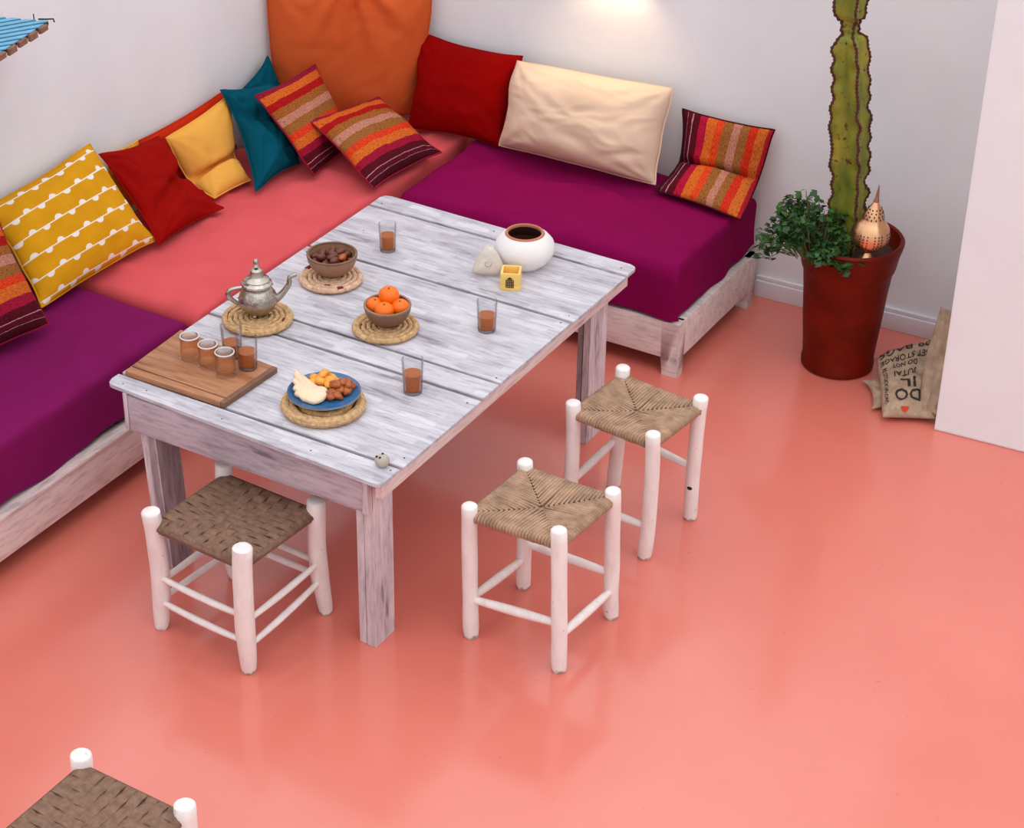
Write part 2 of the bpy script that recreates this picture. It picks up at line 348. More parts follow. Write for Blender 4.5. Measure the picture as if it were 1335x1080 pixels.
# ------------------------------------------------------------------ cushions
def cr_interp(rows, v):
    n = len(rows)
    if n == 2: return rows[0].lerp(rows[1], v)
    t = v * (n - 1); i = min(int(t), n - 2); t -= i
    p0 = rows[max(i - 1, 0)]; p1 = rows[i]; p2 = rows[i + 1]; p3 = rows[min(i + 2, n - 1)]
    lin_ = p1.lerp(p2, t)
    cr_ = .5 * ((2 * p1) + (p2 - p0) * t + (2 * p0 - 5 * p1 + 4 * p2 - p3) * t * t + (3 * p1 - p0 - 3 * p2 + p3) * t ** 3)
    return lin_.lerp(cr_, .7)
ROOM = Vector((.6, -.6, 2.2))
class Pad:
    """a stuffed, wrinkled cushion; rows of (left, right) corner points from top to bottom; u left to right, v top to bottom"""
    def __init__(s, rows, front=.08, back=.04, pinch=.06, wr=.008, seed=0, crease=None, power=2.4, folds=0., corner=.0):
        s.L = [Vector(a) for a, b in rows]; s.R = [Vector(b) for a, b in rows]
        s.front, s.back, s.pinch, s.wr, s.seed, s.crease, s.power, s.folds, s.corner = front, back, pinch, wr, seed, crease, power, folds, corner
    def mid(s, u, v):
        a, b = abs(2 * u - 1), abs(2 * v - 1)
        uu = .5 + (u - .5) * (1 - s.pinch * 2 * (1 - b * b) * a * a)
        vv = .5 + (v - .5) * (1 - s.pinch * 2 * (1 - a * a) * b * b)
        e = noise.noise(Vector((u * 3.1, v * 3.1, s.seed * 5.7))) * .02
        return cr_interp(s.L, vv + e * (b > .5)).lerp(cr_interp(s.R, vv - e * (b > .5)), uu + e)
    def nrm(s, u, v):
        h = .02; du = s.mid(min(1, u + h), v) - s.mid(max(0, u - h), v); dv = s.mid(u, min(1, v + h)) - s.mid(u, max(0, v - h))
        n = du.cross(dv); n.normalize()
        return n if n.dot(ROOM - s.mid(.5, .5)) > 0 else -n
    def prof(s, u, v):
        a, b = abs(2 * u - 1), abs(2 * v - 1)
        return max(0, (1 - a ** s.power)) ** .55 * max(0, (1 - b ** s.power)) ** .55
    def at(s, u, v, side=1, lift=0.):
        p = s.mid(u, v); n = s.nrm(u, v); f = s.prof(u, v); k = f ** .6
        t = (s.front if side > 0 else s.back) * f
        if side > 0:
            q = Vector((u * 2.6, v * 2.6, s.seed * 3.1)); q += Vector((noise.noise(q * 1.3 + Vector((9, 1, 4))), noise.noise(q * 1.3 + Vector((3, 7, 2))), 0)) * .9
            wv = noise.noise(q) * 1.1 - abs(noise.noise(q * 2.1 + Vector((4, 4, 4)))) * 1.2 + noise.noise(q * 4.6) * .3
            for cx, cy in ((0, 0), (1, 0), (0, 1), (1, 1)):
                d = math.hypot(u - cx, v - cy)
                if d < .55:
                    an = math.atan2(v - cy, u - cx); wv += math.sin(an * 11 + s.seed + cx * 2 + cy) * .55 * (1 - d / .55) * min(1, d * 6)
            if s.folds:                                   # gathers radiating from a pinch at the middle of the top edge
                dx, dy = (u - .50) * 1.05, v + .10; an = math.atan2(dx, dy); d = math.hypot(dx, dy)
                for a0, w0, l0, h0 in ((-.85, .10, .45, .7), (-.52, .07, .62, 1), (-.28, .06, .45, -.8), (-.10, .06, .55, .9), (.08, .05, .40, -.9), (.26, .07, .66, 1), (.50, .08, .55, -.7), (.72, .09, .60, .8), (1.0, .10, .5, -.5)):
                    x = (an - a0 - .12 * (d - .3)) / w0; t += s.folds * h0 * math.exp(-x * x) * max(0, 1 - d / l0) ** .8 * min(1, k * 1.6)
            t += s.wr * wv * k
            if s.crease:
                cv, cw, cd = s.crease[:3]; sl = s.crease[3] if len(s.crease) > 3 else 0
                x = (v - cv - sl * (u - .5)) / cw; t -= cd * math.exp(-x * x) * k
        return p + n * (side * t + lift)
    def mesh(s, N=34):
        bm = B(); uvl = bm.loops.layers.uv.new('UVMap'); F = [[None] * (N + 1) for _ in range(N + 1)]; K = [[None] * (N + 1) for _ in range(N + 1)]
        def g(i):
            x = i / N; return x * .35 + .65 * (.5 - .5 * math.cos(PI * x))
        for i in range(N + 1):
            for j in range(N + 1):
                u, v = g(i), g(j); F[i][j] = bm.verts.new(s.at(u, v, 1))
                K[i][j] = F[i][j] if i in (0, N) or j in (0, N) else bm.verts.new(s.at(u, v, -1))
        ref = s.nrm(.5, .5)
        for G, sg in ((F, 1), (K, -1)):
            for i in range(N):
                for j in range(N):
                    q = [(i, j), (i + 1, j), (i + 1, j + 1), (i, j + 1)]
                    f = bm.faces.new([G[a][b] for a, b in q])
                    for l, (a, b) in zip(f.loops, q): l[uvl].uv = (g(a), g(b))
                    f.normal_update()
        bmesh.ops.recalc_face_normals(bm, faces=bm.faces)
        return bm
    def edge(s, n=26):
        P = []
        for i in range(n): P.append(s.at(i / n, 0))
        for i in range(n): P.append(s.at(1, i / n))
        for i in range(n): P.append(s.at(1 - i / n, 1))
        for i in range(n): P.append(s.at(0, 1 - i / n))
        return P
def cushion(rows, mat, label, group=None, seam=None, name='cushion', N=34, **k):
    P = Pad(rows, **k); bm = P.mesh(N)
    zmin = min(v.co.z for v in bm.verts)
    c = sum((v.co for v in bm.verts), Vector()) / len(bm.verts); c.z = zmin
    o = obj(name, bm, mat, None, c, sharp=80); tag(o, label, 'cushion', group or 'cushions along the corner seat')
    eb = tube(B(), P.edge(), .0035, 5, closed=True)
    obj('seam', eb, seam or mat, o)
    return P, o

# ================================================================== SETTING
WY = lambda x: 2.53 + .04 * x            # back wall runs a touch askew to the seats
LX = -1.867
def struct(name, bm, mat, **k): return tag(obj(name, bm, mat, **k), kind='structure')
struct('floor', box(B(), LX - .3, 4.5, -4.5, 3.2, -.1, 0), M['floor'], smooth=False)
struct('wall_left', box(B(), LX - .2, LX, -4.5, 2.9, 0, 1.652), M['plaster'], smooth=False)
struct('wall_back', quadslab(B(), [(LX - .2, WY(LX - .2)), (1.4, WY(1.4)), (1.4, WY(1.4) + .3), (LX - .2, WY(LX - .2) + .3)], 0, 1.65), M['plaster'], smooth=False)
struct('wall_right', quadslab(B(), [(.877, 1.962), (4.5, 2.214), (4.5, 3.1), (.877, 3.1)], 0, 1.9, .008), M['plaster'], smooth=False)
bm = B(); quadslab(bm, [(-.02, WY(-.02) - .022), (.877, WY(.877) - .022), (.877, WY(.877)), (-.02, WY(-.02))], 0, .066, .004)
quadslab(bm, [(-.02, WY(-.02) - .014), (.877, WY(.877) - .014), (.877, WY(.877)), (-.02, WY(-.02))], .066, .082, .004)
struct('baseboard_back', bm, M['trim'])

# ================================================================== SEATS
BT, BZ, FY, FX = .207, .065, 1.817, -1.165       # base top, base underside, front of the right seat, front of the left seat
r = thing('seat_base', (-.55, 2.15, 0), 'whitewashed wooden plinth under the violet mattress, by the cactus', 'seat base', 'whitewashed seat bases')
obj('front_board', box(B(), -1.15, -.04, FY, FY + .03, BZ, BT, .004), M['base'], r)
obj('end_board', box(B(), -.03, 0, FY + .035, WY(0) - .07, BZ, BT, .004), M['base'], r)
obj('platform', box(B(), -1.15, -.03, FY + .03, 2.44, .15, .2, .003), M['base'], r)
def bracket_leg(x0, x1, y0, y1, parent, top=BT):
    bm = B(); t = .012
    hexa(bm, [(x0 + t * .6, y0 + 0, 0), (x1, y0, 0), (x1, y1 - t * .6, 0), (x0 + t * .6, y1 - t * .6, 0), (x0, y0, BZ), (x1, y0, BZ), (x1, y1, BZ), (x0, y1, BZ)])
    box(bm, x0, x1, y0, y1, BZ, top)
    bmesh.ops.remove_doubles(bm, verts=bm.verts, dist=.0005)
    obj('leg', bm, M['base'], parent, sharp=30)
bracket_leg(-.062, .001, FY - .002, FY + .05, r); bracket_leg(-.05, .001, 2.40, 2.455, r); bracket_leg(-1.1, -1.04, FY + .004, FY + .06, r)
r = thing('seat_base', (-1.5, -.2, 0), 'long whitewashed wooden plinth under the purple and pink mattresses at left', 'seat base', 'whitewashed seat bases')
obj('front_board', box(B(), FX - .03, FX, -2.2, 1.815, BZ, BT - .012, .003), M['apron_side'], r)
obj('lip', box(B(), FX - .05, FX + .006, -2.2, 1.815, BT - .012, BT, .003), M['apron_side'], r, label='thin top rail of the board')
obj('platform', box(B(), LX + .02, FX - .03, -2.2, 2.40, .15, .2, .003), M['base'], r)
for y in (-2.1, -.95, 1.7): obj('leg', box(B(), FX - .09, FX - .035, y, y + .055, 0, .15, .003), M['base'], r)

def mattress(name, x0, x1, y0, y1, z0, z1, mat, label, seed, hang=(), rad=.045, sag=.012, nx=40, ny=40):
    """soft box with a draped cover; hang lists the sides whose hem hangs free"""
    bm = B(); G = []
    def surf(u, v):
        # u, v run past the top on to the sides: 0..1 top, outside = down the sides
        x = x0 + (x1 - x0) * min(1, max(0, u)); y = y0 + (y1 - y0) * min(1, max(0, v)); return x, y
    # cross parameter lists: side going down, rounded shoulder, top
    def axis(n):
        L = []
        for k in range(9): L.append(('lo', 1 - k / 9))
        for k in range(n + 1): L.append(('top', k / n))
        for k in range(9): L.append(('hi', (k + 1) / 9))
        return L
    AX, AY = axis(nx), axis(ny); H = z1 - z0
    def side(tag_, t, a0, a1):
        # returns (coordinate, drop 0..1)
        if tag_ == 'top': return a0 + rad + (a1 - a0 - 2 * rad) * t, 0.
        d = t * H
        arc = min(1, d / (rad * 1.2)); off = rad * math.sin(arc * PI / 2); dz = rad * (1 - math.cos(arc * PI / 2)) + max(0, d - rad * 1.2)
        dz = min(H, dz / ((rad + H - rad * 1.2)) * H)
        return (a0 + rad - off) if tag_ == 'lo' else (a1 - rad + off), dz
    for (ta, a) in AX:
        row = []
        x, dx = side(ta, a, x0, x1)
        for (tb, b) in AY:
            y, dy = side(tb, b, y0, y1)
            dz = max(dx, dy) if min(dx, dy) == 0 else min(H, math.hypot(dx, dy) if max(dx, dy) < rad else max(dx, dy))
            if dx > 0 and dy > 0:       # round the corner in plan
                cxn = x0 + rad if ta == 'lo' else x1 - rad; cyn = y0 + rad if tb == 'lo' else y1 - rad
                vx, vy = x - cxn, y - cyn; l = max(abs(vx), abs(vy)); hl = math.hypot(vx, vy)
                if hl > 1e-6: x, y = cxn + vx / hl * l, cyn + vy / hl * l
            p = Vector((x, y, z1 - dz))
            n1 = noise.noise(Vector((x * 3, y * 3, seed))); n2 = noise.noise(Vector((x * 9, y * 9 + dz * 5, seed + 4)))
            cr_ = 1 - abs(noise.noise(Vector((x * 2.2 + n1 * .5, y * 5, seed + 8)))) * 2
            if dz == 0: p.z += n1 * sag + n2 * .005 + max(0, cr_ - .66) * .045
            else:
                s_ = min(1, dz / H * 1.6) ; out = n2 * .008 * s_ + math.sin((x + y) * 30 + n1 * 4) * .0035 * s_
                if ta != 'top': p.x += (out if ta == 'hi' else -out)
                if tb != 'top': p.y += (out if tb == 'hi' else -out)
                if dz > H * .85: p.z += min(.03, max(-.010, n1 * .02 + math.sin((x - y) * 14 + seed) * .006))
            row.append(bm.verts.new(p))
        G.append(row)
    for i in range(len(G) - 1):
        for j in range(len(G[0]) - 1):
            bm.faces.new((G[i][j], G[i + 1][j], G[i + 1][j + 1], G[i][j + 1]))
    bmesh.ops.recalc_face_normals(bm, faces=bm.faces)
    o = obj(name, bm, mat, None, ((x0 + x1) / 2, (y0 + y1) / 2, z0), sharp=70)
    return tag(o, label, 'mattress', 'mattresses of the corner seat')
mattress('mattress', LX + .015, FX + .005, -2.2, .702, BT + .012, .412, M['purple'], 'dark purple covered mattress at the left edge, in front of the pink one', 3, nx=24, ny=70)
mattress('mattress', LX + .015, FX + .012, .722, 2.42, BT + .012, .418, M['pink'], 'coral pink covered mattress in the corner between the two purple ones', 11, rad=.04, nx=30, ny=50)
mattress('mattress', FX + .016, .012, FY - .006, WY(-1.1) - .012, BT + .012, .424, M['violet'], 'violet covered mattress against the back wall, under the cream cushion', 23, nx=50, ny=30)

# ================================================================== CUSHIONS
cushion([((-1.83, .50, .715), (-1.83, 1.022, .743)), ((-1.585, .463, .45), (-1.573, 1.012, .45))], M['mustard'], 'mustard yellow cushion printed with rows of white half circles', front=.075, back=.05, seed=1, wr=.006, pinch=.03)
cushion([((-1.80, 1.03, .707), (-1.795, 1.33, .66)), ((-1.69, 1.02, .585), (-1.70, 1.335, .50)), ((-1.55, .995, .45), (-1.548, 1.352, .44))], M['dred'], 'floppy plain deep red cushion beside the mustard printed one', front=.075, back=.012, seed=2, wr=.022, crease=(.60, .07, .035, -.45), pinch=.05)
cushion([((-1.838, 1.262, .655), (-1.838, 1.77, .668)), ((-1.80, 1.262, .45), (-1.80, 1.77, .45))], M['rust'], 'rust red cushion wedged behind the amber one, only its top edge showing', front=.035, back=.02, seed=3, wr=.006, pinch=.05)
cushion([((-1.825, 1.10, .672), (-1.825, 1.255, .668)), ((-1.81, 1.06, .45), (-1.81, 1.25, .45))], M['yellow'], 'amber cushion almost hidden behind the deep red one, a sliver at the wall', front=.015, back=.015, seed=31, wr=.004, pinch=.03)
cushion([((-1.777, 1.345, .652), (-1.79, 1.735, .675)), ((-1.735, 1.385, .49), (-1.725, 1.66, .49)), ((-1.622, 1.40, .44), (-1.605, 1.585, .44))], M['yellow'], 'plain amber yellow cushion slumped and folded across, beside the teal ones', front=.065, back=.02, seed=4, wr=.006, crease=(.56, .07, .055), pinch=.03)
cushion([((-1.83, 1.86, .64), (-1.828, 2.02, .715)), ((-1.76, 1.83, .46), (-1.72, 2.05, .46))], M['teal'], 'teal cushion tucked upright in the corner behind the other teal one', front=.03, back=.015, seed=5, wr=.01, pinch=.04)
cushion([((-1.787, 1.68, .71), (-1.72, 1.90, .675)), ((-1.69, 1.64, .59), (-1.63, 1.87, .57)), ((-1.525, 1.513, .445), (-1.535, 1.79, .445))], M['teal'], 'teal cushion slumped forward with a knotted top, point towards the pink mattress', front=.07, back=.015, seed=6, wr=.024, crease=(.50, .06, .03, .3), pinch=.05)
cushion([((-1.635, 1.680, .722), (-1.665, 2.091, .695)), ((-1.424, 1.722, .45), (-1.45, 2.02, .45))], M['sv'], 'striped orange and maroon cushion leaning beside the teal one, rear of the pair', 'striped woven cushions', front=.045, back=.02, seed=7, wr=.008, pinch=.03)
cushion([((-1.510, 1.825, .606), (-1.438, 2.170, .586)), ((-1.18, 1.735, .455), (-1.137, 2.125, .455))], M['sv'], 'striped orange and maroon cushion lying tilted in front, foremost of the pair', 'striped woven cushions', front=.055, back=.012, seed=8, wr=.008, pinch=.03)
cushion([((-1.848, 2.055, .985), (-1.366, 2.44, .965)), ((-1.835, 2.06, .72), (-1.38, 2.41, .70)), ((-1.825, 2.075, .46), (-1.42, 2.38, .445))], M['orange'], 'big orange cushion standing in the corner, its top edge gathered', front=.07, back=.015, seed=9, wr=.005, folds=.034, pinch=.0, N=56, power=4.5)
cushion([((-1.428, 2.425, .765), (-.978, 2.435, .757)), ((-1.375, 2.27, .44), (-.985, 2.31, .44))], M['red'], 'large plain red cushion between the orange corner one and the cream one', front=.08, back=.015, seed=10, wr=.009, pinch=.045, power=2.8)
cushion([((-.984, 2.398, .754), (-.37, 2.44, .762)), ((-.988, 2.285, .46), (-.352, 2.30, .45))], M['beige'], 'long cream pillow with soft wrinkles against the back wall', front=.115, back=.04, seed=12, wr=.011, pinch=.008, N=56, power=3.4)
cushion([((-.335, 2.465, .685), (.018, 2.475, .683)), ((-.322, 2.42, .505), (.0, 2.435, .50)), ((-.336, 2.27, .445), (.021, 2.225, .44))], M['su'], 'striped orange and maroon cushion bent against the back wall near the cactus', 'striped woven cushions', front=.05, back=.03, seed=13, wr=.008, crease=(.5, .05, .035), pinch=.03)
cushion([((-1.77, .03, .72), (-1.765, .50, .695)), ((-1.55, -.02, .45), (-1.50, .392, .45))], M['sv'], 'striped orange and maroon cushion cut by the left edge, overlapping the mustard one', 'striped woven cushions', front=.075, back=.05, seed=14, wr=.008, pinch=.03)

# ================================================================== TABLE
TZ = .6
tb = thing('dining_table', (-.47, .72, 0), 'long plank table with rubbed white and lavender paint', 'table')
C_, D_, B_, A_ = (.003, -.017), (-.945, .02), (.01, 1.448), (-.952, 1.464)
def xl(y): return D_[0] + (A_[0] - D_[0]) * (y - D_[1]) / (A_[1] - D_[1])
def xr(y): return C_[0] + (B_[0] - C_[0]) * (y - C_[1]) / (B_[1] - C_[1])
seams = [None, .084, .497, .597, 1.020, 1.369, None]; gap = .0058
for i in range(6):
    ya, yb = seams[i], seams[i + 1]; e = .002 * ((i * 5) % 3 - 1)
    if ya is None: p0, p1 = D_, C_
    else: p0, p1 = (xl(ya) + e, ya + gap), (xr(ya) + e, ya + gap)
    if yb is None: p3, p2 = A_, B_
    else: p3, p2 = (xl(yb) + e, yb - gap), (xr(yb) + e, yb - gap)
    z = TZ - .0008 * (i % 2); bm = B()
    if i in (0, 5):       # end planks have rounded outer corners
        ring = []; rr = .028
        cs = [p0, p1, p2, p3]; rounded = (0, 1) if i == 0 else (2, 3)
        for k, q in enumerate(cs):
            q = Vector(q); a = Vector(cs[k - 1]); b = Vector(cs[(k + 1) % 4])
            if k in rounded:
                ra = q + (a - q).normalized() * rr; rb = q + (b - q).normalized() * rr
                for m in range(6):
                    t = m / 5; ring.append((ra * (1 - t) ** 2 + q * 2 * t * (1 - t) + rb * t * t))
            else: ring.append(q)
        lo = [bm.verts.new((q.x, q.y, TZ - .011)) for q in ring]; hi = [bm.verts.new((q.x, q.y, z)) for q in ring]
        bm.faces.new(list(reversed(lo))); f = bm.faces.new(hi)
        for k in range(len(ring)): bm.faces.new((lo[k], lo[(k + 1) % len(ring)], hi[(k + 1) % len(ring)], hi[k]))
        bmesh.ops.bevel(bm, geom=list(f.edges), offset=.002, segments=2, affect='EDGES')
    else: quadslab(bm, [p0, p1, p2, p3], TZ - .011, z, .0018)
    obj('plank', bm, M['top'], tb, sharp=35)
for y in (.084, .497, .597, 1.020, 1.369): obj('seam_shade_strip', box(B(), -.90, -.045, y - .03, y + .03, TZ - .03, TZ - .0135), M['seam_shade'], tb, smooth=False)  # dark strips added below the gaps so the seams look shaded
# apron boards
obj('apron', box(B(), -.868, -.079, .017, .037, .468, .583, .002), M['apron'], tb, label='wide weathered front board below the top')
obj('apron', box(B(), -.034, -.012, .014, 1.425, .534, .5825, .002), M['apron_side'], tb, label='narrow pale pink side board below the top')
obj('apron', box(B(), -.883, -.867, .036, 1.40, .49, .588, .002), M['apron'], tb)
obj('apron', box(B(), -.868, -.065, 1.40, 1.42, .49, .588, .002), M['apron'], tb)
obj('corner_batten', box(B(), -.884, -.870, .015, .036, .470, .588, .002), M['leg'], tb)
obj('corner_batten', box(B(), -.077, -.060, .013, .036, .466, .588, .002), M['leg'], tb)
def table_leg(x0, x1, y0, y1, dx=0., m1='leg', m2='leg', flip=False):
    """two boards side by side with an open joint: post board and cheek board; dx = how far the foot is off the top"""
    bm = B(); xs = x0 + (x1 - x0) * .45
    def col(a, b, c, d, mi, e=0.):
        hexa(bm, [(a + dx, c, 0), (b + dx, c, 0), (b + dx, d, 0), (a + dx, d, 0), (a, c, .588), (b, c, .588), (b, d, .588), (a, d, .588)], .0018, mi)
    col(x0, xs - .002, y0 + .003, y1 - .004, 0 if not flip else 1); col(xs + .001, x1, y0, y1, 1 if not flip else 0)
    col(xs - .004, xs + .003, y0 + .006, y1 - .01, 2)
    obj('leg', bm, [M[m1], M[m2], M['dark']], tb, smooth=False)
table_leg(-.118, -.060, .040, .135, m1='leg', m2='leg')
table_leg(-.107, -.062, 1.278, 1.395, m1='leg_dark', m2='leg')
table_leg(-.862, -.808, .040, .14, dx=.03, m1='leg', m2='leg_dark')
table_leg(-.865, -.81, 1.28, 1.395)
# nail heads on the planks
nb = B()
for (x, y) in ((-.82, .045), (-.55, .035), (-.25, .03), (-.015, .06), (-.017, .13), (-.02, .46), (-.9, .04), (-.9, .13), (-.02, .62), (-.93, .62), (-.02, 1.0), (-.02, 1.05), (-.93, .98), (-.03, 1.41), (-.5, 1.42), (-.92, 1.4), (-.86, 1.2)):
    lathe(nb, [(.0028, 0), (.0022, .0006), (0, .0008)], (x, y, TZ - .0002), 8)
obj('nail_heads', nb, M['iron'], tb, kind='stuff')

# ================================================================== STOOLS
def post(r0, foot, top, r, bow=.0, parent=None, seed=0, taper=.0):
    foot = Vector(foot); top = Vector(top); P = []; R = []
    rnd = random.Random(seed); d = Vector((rnd.uniform(-1, 1), rnd.uniform(-1, 1), 0)).normalized()
    n = 14
    for i in range(n + 1):
        t = i / n; P.append(foot.lerp(top, t) + d * bow * math.sin(t * PI) + Vector((noise.noise(Vector((t * 3, seed, 1))), noise.noise(Vector((t * 3, seed, 5))), 0)) * .003)
        R.append(r * (1 + .06 * noise.noise(Vector((t * 4, seed, 9)))) * (1 - taper * max(0, 1 - t * 2.2) ** 2))
    R[0] *= .93; P.append(P[-1] + (top - foot).normalized() * .004); R.append(r * .8)
    bm = tube(B(), P, R, 14)
    return obj('leg', bm, M['post'], parent, sharp=55)
def rung(a, b, r, parent, bend=0.):
    a = Vector(a); b = Vector(b); P = [a.lerp(b, i / 8) + Vector((0, 0, -bend * math.sin(PI * i / 8))) for i in range(9)]
    R = [r * (.75 + .3 * math.sin(PI * i / 8)) for i in range(9)]
    obj('rung', tube(B(), P, R, 9), M['post'], parent)
def lerp_post(f, t, z): 
    f = Vector(f); t = Vector(t); k = (z - f.z) / (t.z - f.z); return f.lerp(t, k)
def rush_seat(c, z, parent):
    """four fans of rush cord laid from each rail in to the diagonals"""
    c = [Vector((p[0], p[1], z)) for p in c]; ctr = sum(c, Vector()) / 4
    bm = B(); n = 28
    for s in range(4):
        a, b = c[s], c[(s + 1) % 4]; o = (a + b) / 2 - ctr; out = Vector((o.x, o.y, 0)).normalized()
        for i in range(n):
            t = (i + .5) / n; e = a.lerp(b, t)
            k = min(t, 1 - t) * 2                        # 0 at a corner, 1 at the middle
            tgt = (a if t < .5 else b).lerp(ctr, k * .985)
            rd = (b - a).length / n * .62 * random.uniform(.85, 1.1)
            hz = lambda q: Vector((q.x, q.y, z + .004 - .010 * (1 - (q - ctr).length / ((c[0] - ctr).length)) + random.uniform(-.001, .001)))
            P = [e - out * .004 + Vector((0, 0, -.022)), e + out * .008 + Vector((0, 0, -.014)), e + out * .009 + Vector((0, 0, -.003)), hz(e + out * .001), hz(e.lerp(tgt, .5)), hz(tgt) + Vector((0, 0, -.003))]
            tube(bm, P, [rd] * 5 + [rd * .7], 6, cap=False)
    o = obj('seat', bm, M['rush'], parent, label='twisted rush seat in four fans', kind='stuff', sharp=80)
    bb = B(); vs = [bb.verts.new(Vector((p.x, p.y, z - .022)).lerp(Vector((ctr.x, ctr.y, z - .022)), .04)) for p in c] ; vt = [bb.verts.new(Vector((p.x, p.y, z - .012)).lerp(Vector((ctr.x, ctr.y, z - .012)), .04)) for p in c]
    bb.faces.new(vs); bb.faces.new(vt)
    for k in range(4): bb.faces.new((vs[k], vs[(k + 1) % 4], vt[(k + 1) % 4], vt[k]))
    obj('seat_underside', bb, M['rush'], parent, smooth=False)
def band_seat(c, z, parent, nu=9, nv=12):
    """flat palm bands woven over and under; each band a piece"""
    c = [Vector((p[0], p[1], z)) for p in c]
    def P(u, v): return c[0].lerp(c[1], u).lerp(c[3].lerp(c[2], u), v)
    def band(f, across, n, wdt, par, wrap=True):
        bm = B(); L = []; m = 2 * n
        for i in range(m + 1):
            t = i / m; q = f(t); s = across(t); dz = .0035 * math.sin(PI * (t * n + par)) - .008 * math.sin(PI * t)
            L.append((q - s * wdt + Vector((0, 0, dz)), q + s * wdt + Vector((0, 0, dz))))
        for sgn, e in ((-1, 0), (1, -1)):                # turn down over the rail
            d = (f(0) - f(.1)).normalized() if sgn < 0 else (f(1) - f(.9)).normalized()
            a, b = L[0] if sgn < 0 else L[-1]
            add = [(a + d * .010 + Vector((0, 0, -.007)), b + d * .010 + Vector((0, 0, -.007))), (a + d * .009 + Vector((0, 0, -.024)), b + d * .009 + Vector((0, 0, -.024))), (a - d * .006 + Vector((0, 0, -.03)), b - d * .006 + Vector((0, 0, -.03)))]
            if sgn < 0: L = list(reversed(add)) + L
            else: L = L + add
        th = Vector((0, 0, -.004)); V = []
        for a, b in L: 
            mid = (a + b) / 2 + Vector((0, 0, .0022)); V.append([bm.verts.new(x) for x in (a, mid, b, b + th, a + th)])
        for r0, r1 in zip(V, V[1:]):
            for k in range(5): bm.faces.new((r0[k], r0[(k + 1) % 5], r1[(k + 1) % 5], r1[k]))
        bm.faces.new(V[0]); bm.faces.new(list(reversed(V[-1]))); bmesh.ops.recalc_face_normals(bm, faces=bm.faces)
        obj('seat_band', bm, M['rush_dark'], parent, sharp=60)
    U = (c[1] - c[0]).normalized(); V_ = (c[3] - c[0]).normalized()
    wu = (c[3] - c[0]).length / nu; wv = (c[1] - c[0]).length / nv
    for i in range(nu):
        v = (i + .5) / nu * .94 + .03; band(lambda t, v=v: P(t * .96 + .02, v), lambda t: V_, nv, wu * .45, i % 2)
    for i in range(nv):
        u = (i + .5) / nv * .92 + .04; band(lambda t, u=u: P(u, t * .96 + .02), lambda t: U, nu, wv * .42, (i + 1) % 2)
GS = 'white pole stools with woven seats'
# stool nearest the middle: rush seat, one rung a side   (order: front, right, back, left)
def stool(label, feet, tops, r, seat_z, kind, rungs, seed, bow=.004, taper=0., rr=.0132, nu=9, nv=12):
    cx = sum(f[0] for f in feet) / 4; cy = sum(f[1] for f in feet) / 4
    t = thing('stool', (cx, cy, 0), label, 'stool', GS)
    F = [Vector((f[0], f[1], 0)) for f in feet]; T = [Vector(q) for q in tops]
    for i in range(4): post(0, F[i], T[i], r[i] if hasattr(r, '__len__') else r, bow, t, seed + i, taper)
    for (i, j, za, zb, bend) in rungs: rung(lerp_post(F[i], T[i], za), lerp_post(F[j], T[j], zb), rr, t, bend)
    c = [lerp_post(F[i], T[i], seat_z) for i in range(4)]
    if kind == 'rush': rush_seat(c, seat_z, t)
    else: band_seat(c, seat_z, t, nu, nv)
    for i in range(4):
        a, b = c[i], c[(i + 1) % 4]; obj('rail', tube(B(), [a + Vector((0, 0, -.014)), b + Vector((0, 0, -.014))], .009, 8), M['rush' if kind == 'rush' else 'rush_dark'], t)
    return t
stool('rush seated white stool at centre front, in front of the other rush stool', [(.424, .222), (.435, .512), (.148, .505), (.137, .227)], [(.413, .212, .472), (.438, .475, .455), (.160, .475, .455), (.143, .203, .458)], .0225, .432, 'rush',
      [(3, 0, .135, .160, 0), (0, 1, .115, .10, 0), (3, 2, .135, .105, 0), (2, 1, .165, .16, 0)], 10)
t2 = stool('rush seated white stool behind, by the far table leg, a rung missing at right', [(.383, .822), (.411, 1.08), (.128, 1.11), (.108, .84)], [(.397, .800, .45), (.428, 1.055, .45), (.150, 1.09, .45), (.119, .832, .45)], .0225, .42, 'rush',
      [(3, 0, .11, .115, 0), (3, 2, .16, .19, 0), (2, 1, .215, .19, 0)], 20, .007)
obj('rung_hole', lathe(B(), [(.0085, 0), (.0085, .002), (.006, .003), (0, .0005)], lerp_post((.411, 1.08, 0), (.428, 1.055, .45), .13) + Vector((-.0115, -.0195, 0)), 12, axis=(-.45, -.87, 0)) if False else
    blob(B(), lerp_post((.411, 1.08, 0), (.428, 1.055, .45), .125) + Vector((-.003, -.0165, 0)), .009, 2, (1, .9, .8)), M['dark'], t2, label='empty dark rung hole')
stool('sturdy white stool with brown plaited seat pushed under the table end', [(-.305, -.225), (-.275, .105), (-.598, .105), (-.632, -.195)], [(-.292, -.235, .425), (-.268, .07, .408), (-.597, .088, .408), (-.616, -.215, .412)], [.0275, .0265, .026, .0265], .378, 'band',
      [(3, 0, .19, .19, .006), (3, 0, .10, .10, .006), (0, 1, .175, .195, .004), (0, 1, .085, .13, .006), (3, 2, .16, .17, 0), (3, 2, .10, .10, .0), (2, 1, .20, .18, 0), (2, 1, .14, .13, 0)], 30, .010, .22, .010)
stool('brown plaited stool seat with white pole ends, cut by the lower left corner', [(-.135, -1.40), (.178, -1.40), (.18, -1.075), (-.135, -1.065)], [(-.137, -1.39, .408), (.172, -1.395, .408), (.174, -1.081, .408), (-.1325, -1.072, .408)], .0255, .385, 'band',
      [(3, 0, .19, .19, 0), (0, 1, .17, .17, 0), (1, 2, .19, .19, 0), (2, 3, .17, .17, 0)], 40, .006, .1, .010, 9, 9)

